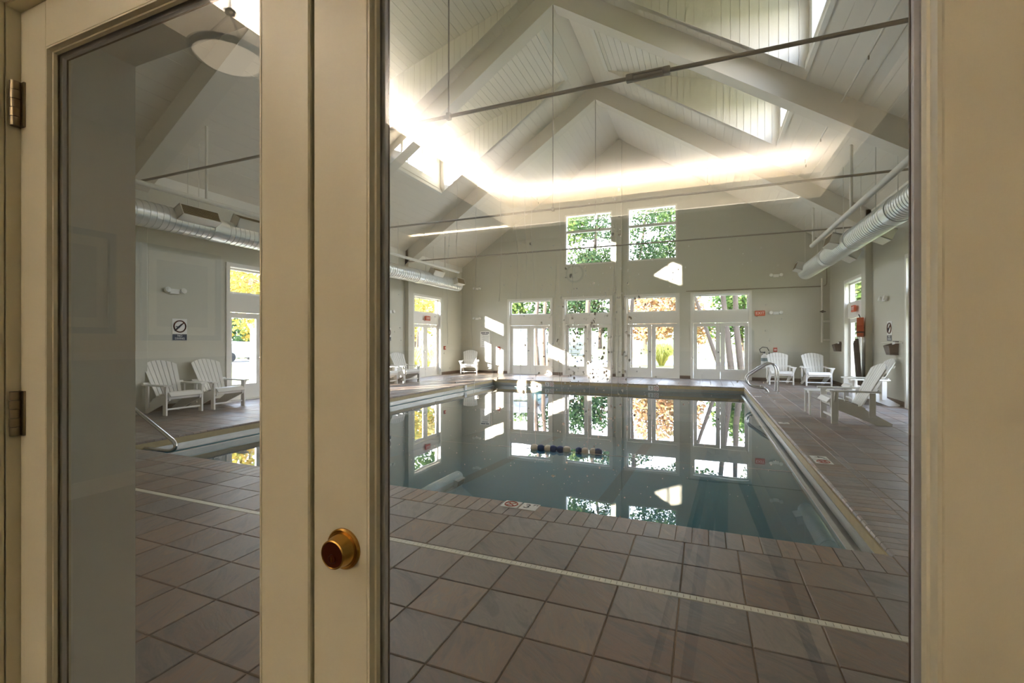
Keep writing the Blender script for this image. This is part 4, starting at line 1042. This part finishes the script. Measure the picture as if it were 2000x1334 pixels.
# multi-stem trees on the patio edge
tree('triple stemmed river birch outside the first gable door set', (-8.35, 24.6), [[(-.25, 0, 0, .15), (-.35, 0, 2, .12), (-.2, .1, 4.5, .1), (-.3, .1, 8, .05)], [(.1, .1, 0, .14), (.1, 0, 2, .11), (.35, 0, 5, .08), (.5, 0, 8, .04)], [(.4, 0, 0, .12), (.65, .1, 2.2, .1), (1.2, 0, 5, .07), (1.5, 0, 7.5, .03)]],
     clumps(rc, 20, 2.6, 4.6, 9.5, .5, 1.1), 'green_leaf', 7000, (.06, .11))
tree('single trunk birch outside the third gable door set', (-3.55, 24.6), [[(0, 0, 0, .13), (.05, 0, 2, .11), (.2, 0, 4.5, .09), (.55, 0, 6, .07), (.9, 0, 8.4, .03)], [(.2, 0, 4.5, .08), (-.1, .1, 6, .05), (-.4, 0, 8.3, .03)]],
     clumps(rc, 24, 2.8, 4.8, 9.2, .5, 1.1), 'dark_leaf', 9000, (.06, .11))
tree('leaning triple trunk tree outside the last gable door set', (1.2, 24.4), [[(0, 0, 0, .15), (-.2, 0, 2, .13), (-.5, .1, 5, .1), (-.8, 0, 8.5, .04)], [(.42, 0, 0, .15), (.2, 0, 2.2, .13), (.15, .1, 5, .09), (.1, 0, 8.5, .04)], [(-.45, 0, 0, .1), (-1.1, 0, 2, .09), (-1.9, 0, 4.5, .06), (-2.5, 0, 7, .03)]],
     clumps(rc, 18, 2.4, 4.4, 9, .5, 1.1), 'green_leaf', 6000, (.06, .11))
# upper-window crown: one tall tree further out
tree('tall dark leaved tree filling the first upper gable window', (-7.2, 30.5), [[(0, 0, 0, .2), (.1, 0, 4, .16), (.5, 0, 7, .12), (.9, 0, 11, .05)]], clumps(rc, 22, 3.0, 5.5, 12, .6, 1.3), 'dark_leaf', 8000, (.07, .13))
# tree line behind the drive
line = [(-24, 46, 'green_leaf', 'broad green tree behind the grey shed'), (-18, 44, 'green_leaf', 'light green tree between shed and stone wall'), (-13.5, 45, 'dark_leaf', 'dark round tree above the stone wall'), (-9.5, 46, 'dark_leaf', 'dark tree behind the white gate'),
        (-5, 44, 'orange_leaf', 'pale orange autumn tree behind the ornamental grass'), (-1.2, 47, 'orange_leaf', 'peach coloured autumn tree at the bank top'), (3, 45, 'green_leaf', 'yellow green tree behind the pale rocks'), (7.5, 44, 'yellow_leaf', 'golden tree at the far end of the bank'), (12, 46, 'green_leaf', 'broad green tree past the golden tree')]
for x, y, lm, lab in line:
    h_ = rc.uniform(.9, 1.15)
    tree(lab, (x, y), [[(0, 0, 0, .22), (0, 0, 2.5, .16), (.2, 0, 5 * h_, .06)]], [(rc.uniform(-1.7, 1.7), rc.uniform(-1.5, 1.5), rc.uniform(2.0, 6.2) * h_, rc.uniform(1.0, 1.7), rc.uniform(1.0, 1.7), rc.uniform(.8, 1.4)) for _ in range(16)], lm, 2600, (.14, .26), 'bark', 'tree line behind the drive')
# trees seen through the duct wall doors
tree('yellow maple with pale trunk seen past the first side door', (-24.7, 19.8), [[(0, 0, 0, .24), (0, 0, 2.2, .2), (-.2, 0, 4, .14), (-.4, 0, 6.5, .06)], [(0, 0, 2.0, .12), (-1.2, 0, 3.3, .08), (-2, 0, 4.5, .04)]], [(rc.uniform(-2.6, 2.2), rc.uniform(-2.5, 2.5), rc.uniform(1.7, 7.5), rc.uniform(.9, 1.5), rc.uniform(.9, 1.5), rc.uniform(.7, 1.2)) for _ in range(28)], 'yellow_leaf', 5600, (.10, .18), 'pale_bark')
tree('orange topped maple behind the yellow maple', (-29, 25), [[(0, 0, 0, .24), (0, 0, 6, .08)]], [(rc.uniform(-2.6, 2.2), rc.uniform(-2.5, 2.5), rc.uniform(4.2, 8.5), rc.uniform(.9, 1.6), rc.uniform(.9, 1.6), rc.uniform(.7, 1.3)) for _ in range(16)], 'orange_leaf', 2600, (.14, .22))
tree('dark evergreen hedge tree beyond the side drive', (-37, 29), [[(0, 0, 0, .2), (0, 0, 3, .08)]], [(rc.uniform(-3.2, 3.2), rc.uniform(-3, 3), rc.uniform(.8, 4), 1.5, 1.5, 1.2) for _ in range(14)], 'dark_leaf', 2400, (.16, .26))
tree('yellow shrub tree outside the corner side door', (-15.6, 23.2), [[(0, 0, 0, .1), (.1, 0, 2, .06)], [(.1, 0, 0, .08), (.5, .2, 2.2, .05)]], [(rc.uniform(-1.6, 1.6), rc.uniform(-1.6, 1.6), rc.uniform(.7, 4.2), .8, .8, .7) for _ in range(16)], 'yellow_leaf', 2600, (.07, .13))
tree('green tree above the shrub outside the corner side door', (-19, 28), [[(0, 0, 0, .2), (.1, 0, 5, .08)]], [(rc.uniform(-2.4, 2.4), rc.uniform(-2.4, 2.4), rc.uniform(2.5, 7), 1.2, 1.2, 1.0) for _ in range(18)], 'green_leaf', 2800, (.12, .2))
tree('green tree outside the door by the life vest', (12.5, 26), [[(0, 0, 0, .2), (.1, 0, 5, .08)]], [(rc.uniform(-2.4, 2.4), rc.uniform(-2.4, 2.4), rc.uniform(2.0, 7), 1.2, 1.2, 1.0) for _ in range(14)], 'green_leaf', 1800, (.12, .2))
# ornamental grass clumps
def grass(label, x, y, h_, n_, seed):
    rnd = random.Random(seed); t = thing('ornamental_grass', label, 'grass clump', (x, y, GZ), 0, 'ornamental grasses outside'); m = MB()
    for _ in range(n_):
        a = rnd.uniform(0, 6.28); r0 = rnd.uniform(0, .25); l = rnd.uniform(.5, 1) * h_; sp = rnd.uniform(.15, .75) * h_
        d = Vector((math.cos(a), math.sin(a), 0)); s_ = Vector((-d.y, d.x, 0)) * .012
        p = [d * r0 * .6, d * (r0 + sp * .35) + Vector((0, 0, l * .7)), d * (r0 + sp * .8) + Vector((0, 0, l * .88)), d * (r0 + sp * 1.25) + Vector((0, 0, l * (.75 - sp / h_ * .35)))]
        m.add([p[0] - s_, p[0] + s_, p[1] + s_, p[1] - s_, p[2] - s_ * .8, p[2] + s_ * .8, p[3]], [(0, 1, 2, 3), (3, 2, 5, 4), (4, 5, 6)])
    m.build('blades', M['grass_leaf'], t)
grass('large pale green fountain grass outside the third gable door', -2.3, 28.6, 1.5, 900, 3)
grass('smaller fountain grass beside the large clump', -4.6, 28.9, 1.0, 450, 4)
grass('tall grass clump outside the corner side door', -12.6, 19.4, 1.3, 700, 5)
grass('low grass clump beside the side walk', -14.9, 21.8, .9, 450, 6)
# rocks on the bank
for i, (x, y, s_) in enumerate(((.2, 38.5, .5), (1.6, 38.9, .65), (2.9, 38.6, .45), (4.2, 39, .6), (-1.0, 38.8, .4))):
    rnd = random.Random(i); bm = bmesh.new(); bmesh.ops.create_icosphere(bm, subdivisions=2, radius=s_)
    for v in bm.verts: v.co *= rnd.uniform(.8, 1.15); v.co.z *= .55
    me = bpy.data.meshes.new('rock'); bm.to_mesh(me); bm.free(); me.materials.append(M['stone'])
    tag(link('rock', me, None, (x, y, .05)), ('squat grey boulder beside the largest one on the bank', 'largest grey boulder on the grassy bank', 'small grey boulder past the largest one on the bank', 'grey boulder at the end of the boulder row, under the green tree', 'smallest grey boulder on the bank, by the fountain grass')[i], 'rock', 'boulders on the bank')
# stone wall with white gate
t = thing('stone_wall', 'low dark field stone garden wall beside a white gate', 'wall', (-12.2, 39.5, GZ)); rnd = random.Random(9)
for r_ in range(4):
    x = -3.2 + (r_ % 2) * .2
    while x < 2.2:
        w_ = rnd.uniform(.45, .8); m = MB(); m.bbox(x, x + w_ - .03, -.25 + rnd.uniform(-.03, .03), .25, r_ * .36, r_ * .36 + .34, .04); m.build('stone', M['stone'], t); x += w_
t = thing('garden_gate', 'white picket gate set in the stone wall', 'gate', (-9.2, 39.5, GZ))
for k in range(7): m = MB(); m.bbox(-.5 + k * .16, -.5 + k * .16 + .09, -.02, .02, .1, 1.5 + .1 * math.sin(k / 6 * math.pi), .01); m.build('picket', M['white'], t)
for z_ in (.35, 1.2): m = MB(); m.box(-.52, .58, .02, .05, z_, z_ + .09); m.build('gate_rail', M['white'], t)
for x in (-.68, .64): m = MB(); m.bbox(x, x + .12, -.06, .06, 0, 1.75, .01); m.build('gate_post', M['white'], t)
# shed
t = thing('garden_shed', 'grey clapboard shed with low roof behind the birch', 'shed', (-12.6, 31.5, GZ))
for k in range(13): m = MB(); m.prism([(0, 0), (.03, 0), (.012, .19), (0, .19)], lambda u, v, q, k=k: (-1.8 + 3.6 * q, -1.5 - u, k * .18 + v), 0, 1); m.build('clapboard', M['shed'], t)
m = MB(); m.box(-1.8, 1.8, -1.5, 1.5, 0, 2.4); m.build('wall_core', M['shed'], t)
m = MB(); m.prism([(-1.8, 2.35), (1.8, 2.35), (0, 3.4)], lambda u, v, q: (q, u, v), -2.0, 2.0); m.build('roof', M['shed_roof'], t)
m = MB(); m.bbox(.3, 1.2, -1.56, -1.5, 0, 2.0, .01); m.build('shed_door', M['white'], t)
# parked car on the side drive
t = thing('parked_car', 'pale blue car parked on the drive beyond the maple', 'car', (-30.6, 23.5, GZ), R(90))
pr = [(-2.2, .3), (2.2, .3), (2.25, .62), (2.05, .82), (1.2, .92), (.55, 1.38), (-.95, 1.42), (-1.75, .98), (-2.2, .88)]
m = MB(); m.prism(pr, lambda u, v, q: (u, q * (.88 if v < 1 else .7), v), -1, 1); m.build('car_body', M['car_paint'], t)
for s_ in (-1, 1):
    m = MB(); m.prism([(.95, .95), (.48, 1.31), (-.9, 1.34), (-1.45, 1.0)], lambda u, v, q, s_=s_: (u, s_ * (.885 - (v - .9) * .4 + q * .01), v), 0, 1); m.build('side_window', M['car_glass'], t)
for x in (-1.4, 1.4):
    for s_ in (-1, 1):
        m = MB(); m.lathe([(.32, -.1), (.33, 0), (.32, .1)], 20, Matrix.Translation((x, s_ * .8, .33)) @ Matrix.Rotation(R(90), 4, 'X')); m.build('wheel', M['rubber'], t, True)

# ================================================================ dried water spots and runs on the wide glass pane
rnd = random.Random(21); m = MB(); a, b, zb_, zt_, gy = gb
def spot(x, z, r_, el=1.0):
    n_ = 7; c = len(m.v); m.v.append((x, gy + .0045 + .0009, z))
    for k in range(n_): m.v.append((x + r_ * math.cos(k * 6.283 / n_), gy + .0047, z + r_ * el * math.sin(k * 6.283 / n_)))
    for k in range(n_): m.f.append((c, c + 1 + (k + 1) % n_, c + 1 + k))
def px2x(px): u = (px - 1000) / 912; return (-math.sin(YAW) + u * math.cos(YAW)) / (math.cos(YAW) + u * math.sin(YAW)) * gy
for _ in range(520):
    x = rnd.gauss(-.135, .035); z = rnd.gauss(1.345, .085)
    if a + .03 < x < b - .03: spot(x, z, abs(rnd.gauss(.0006, .0005)) + .0003, rnd.uniform(.8, 1.6))
for _ in range(500):
    x = rnd.uniform(a + .03, b - .13); z = rnd.uniform(1.15, 1.5)
    spot(x, z, rnd.uniform(.0002, .0008), rnd.uniform(.8, 2))
tag(m.build('water_spot', M['drop'], leafB), kind='stuff')
m = MB()
for _ in range(26):
    x = rnd.uniform(-.36, -.08); z = rnd.uniform(1.33, 1.6); l = rnd.uniform(.05, .2); pts = [(x, gy + .0047, z)]
    while l > 0: x += rnd.uniform(-.0015, .0015); z -= .015; l -= .015; pts.append((x, gy + .0047, z))
    m.tube(pts, .00022, 4)
tag(m.build('water_run', M['drop'], leafB), kind='stuff')
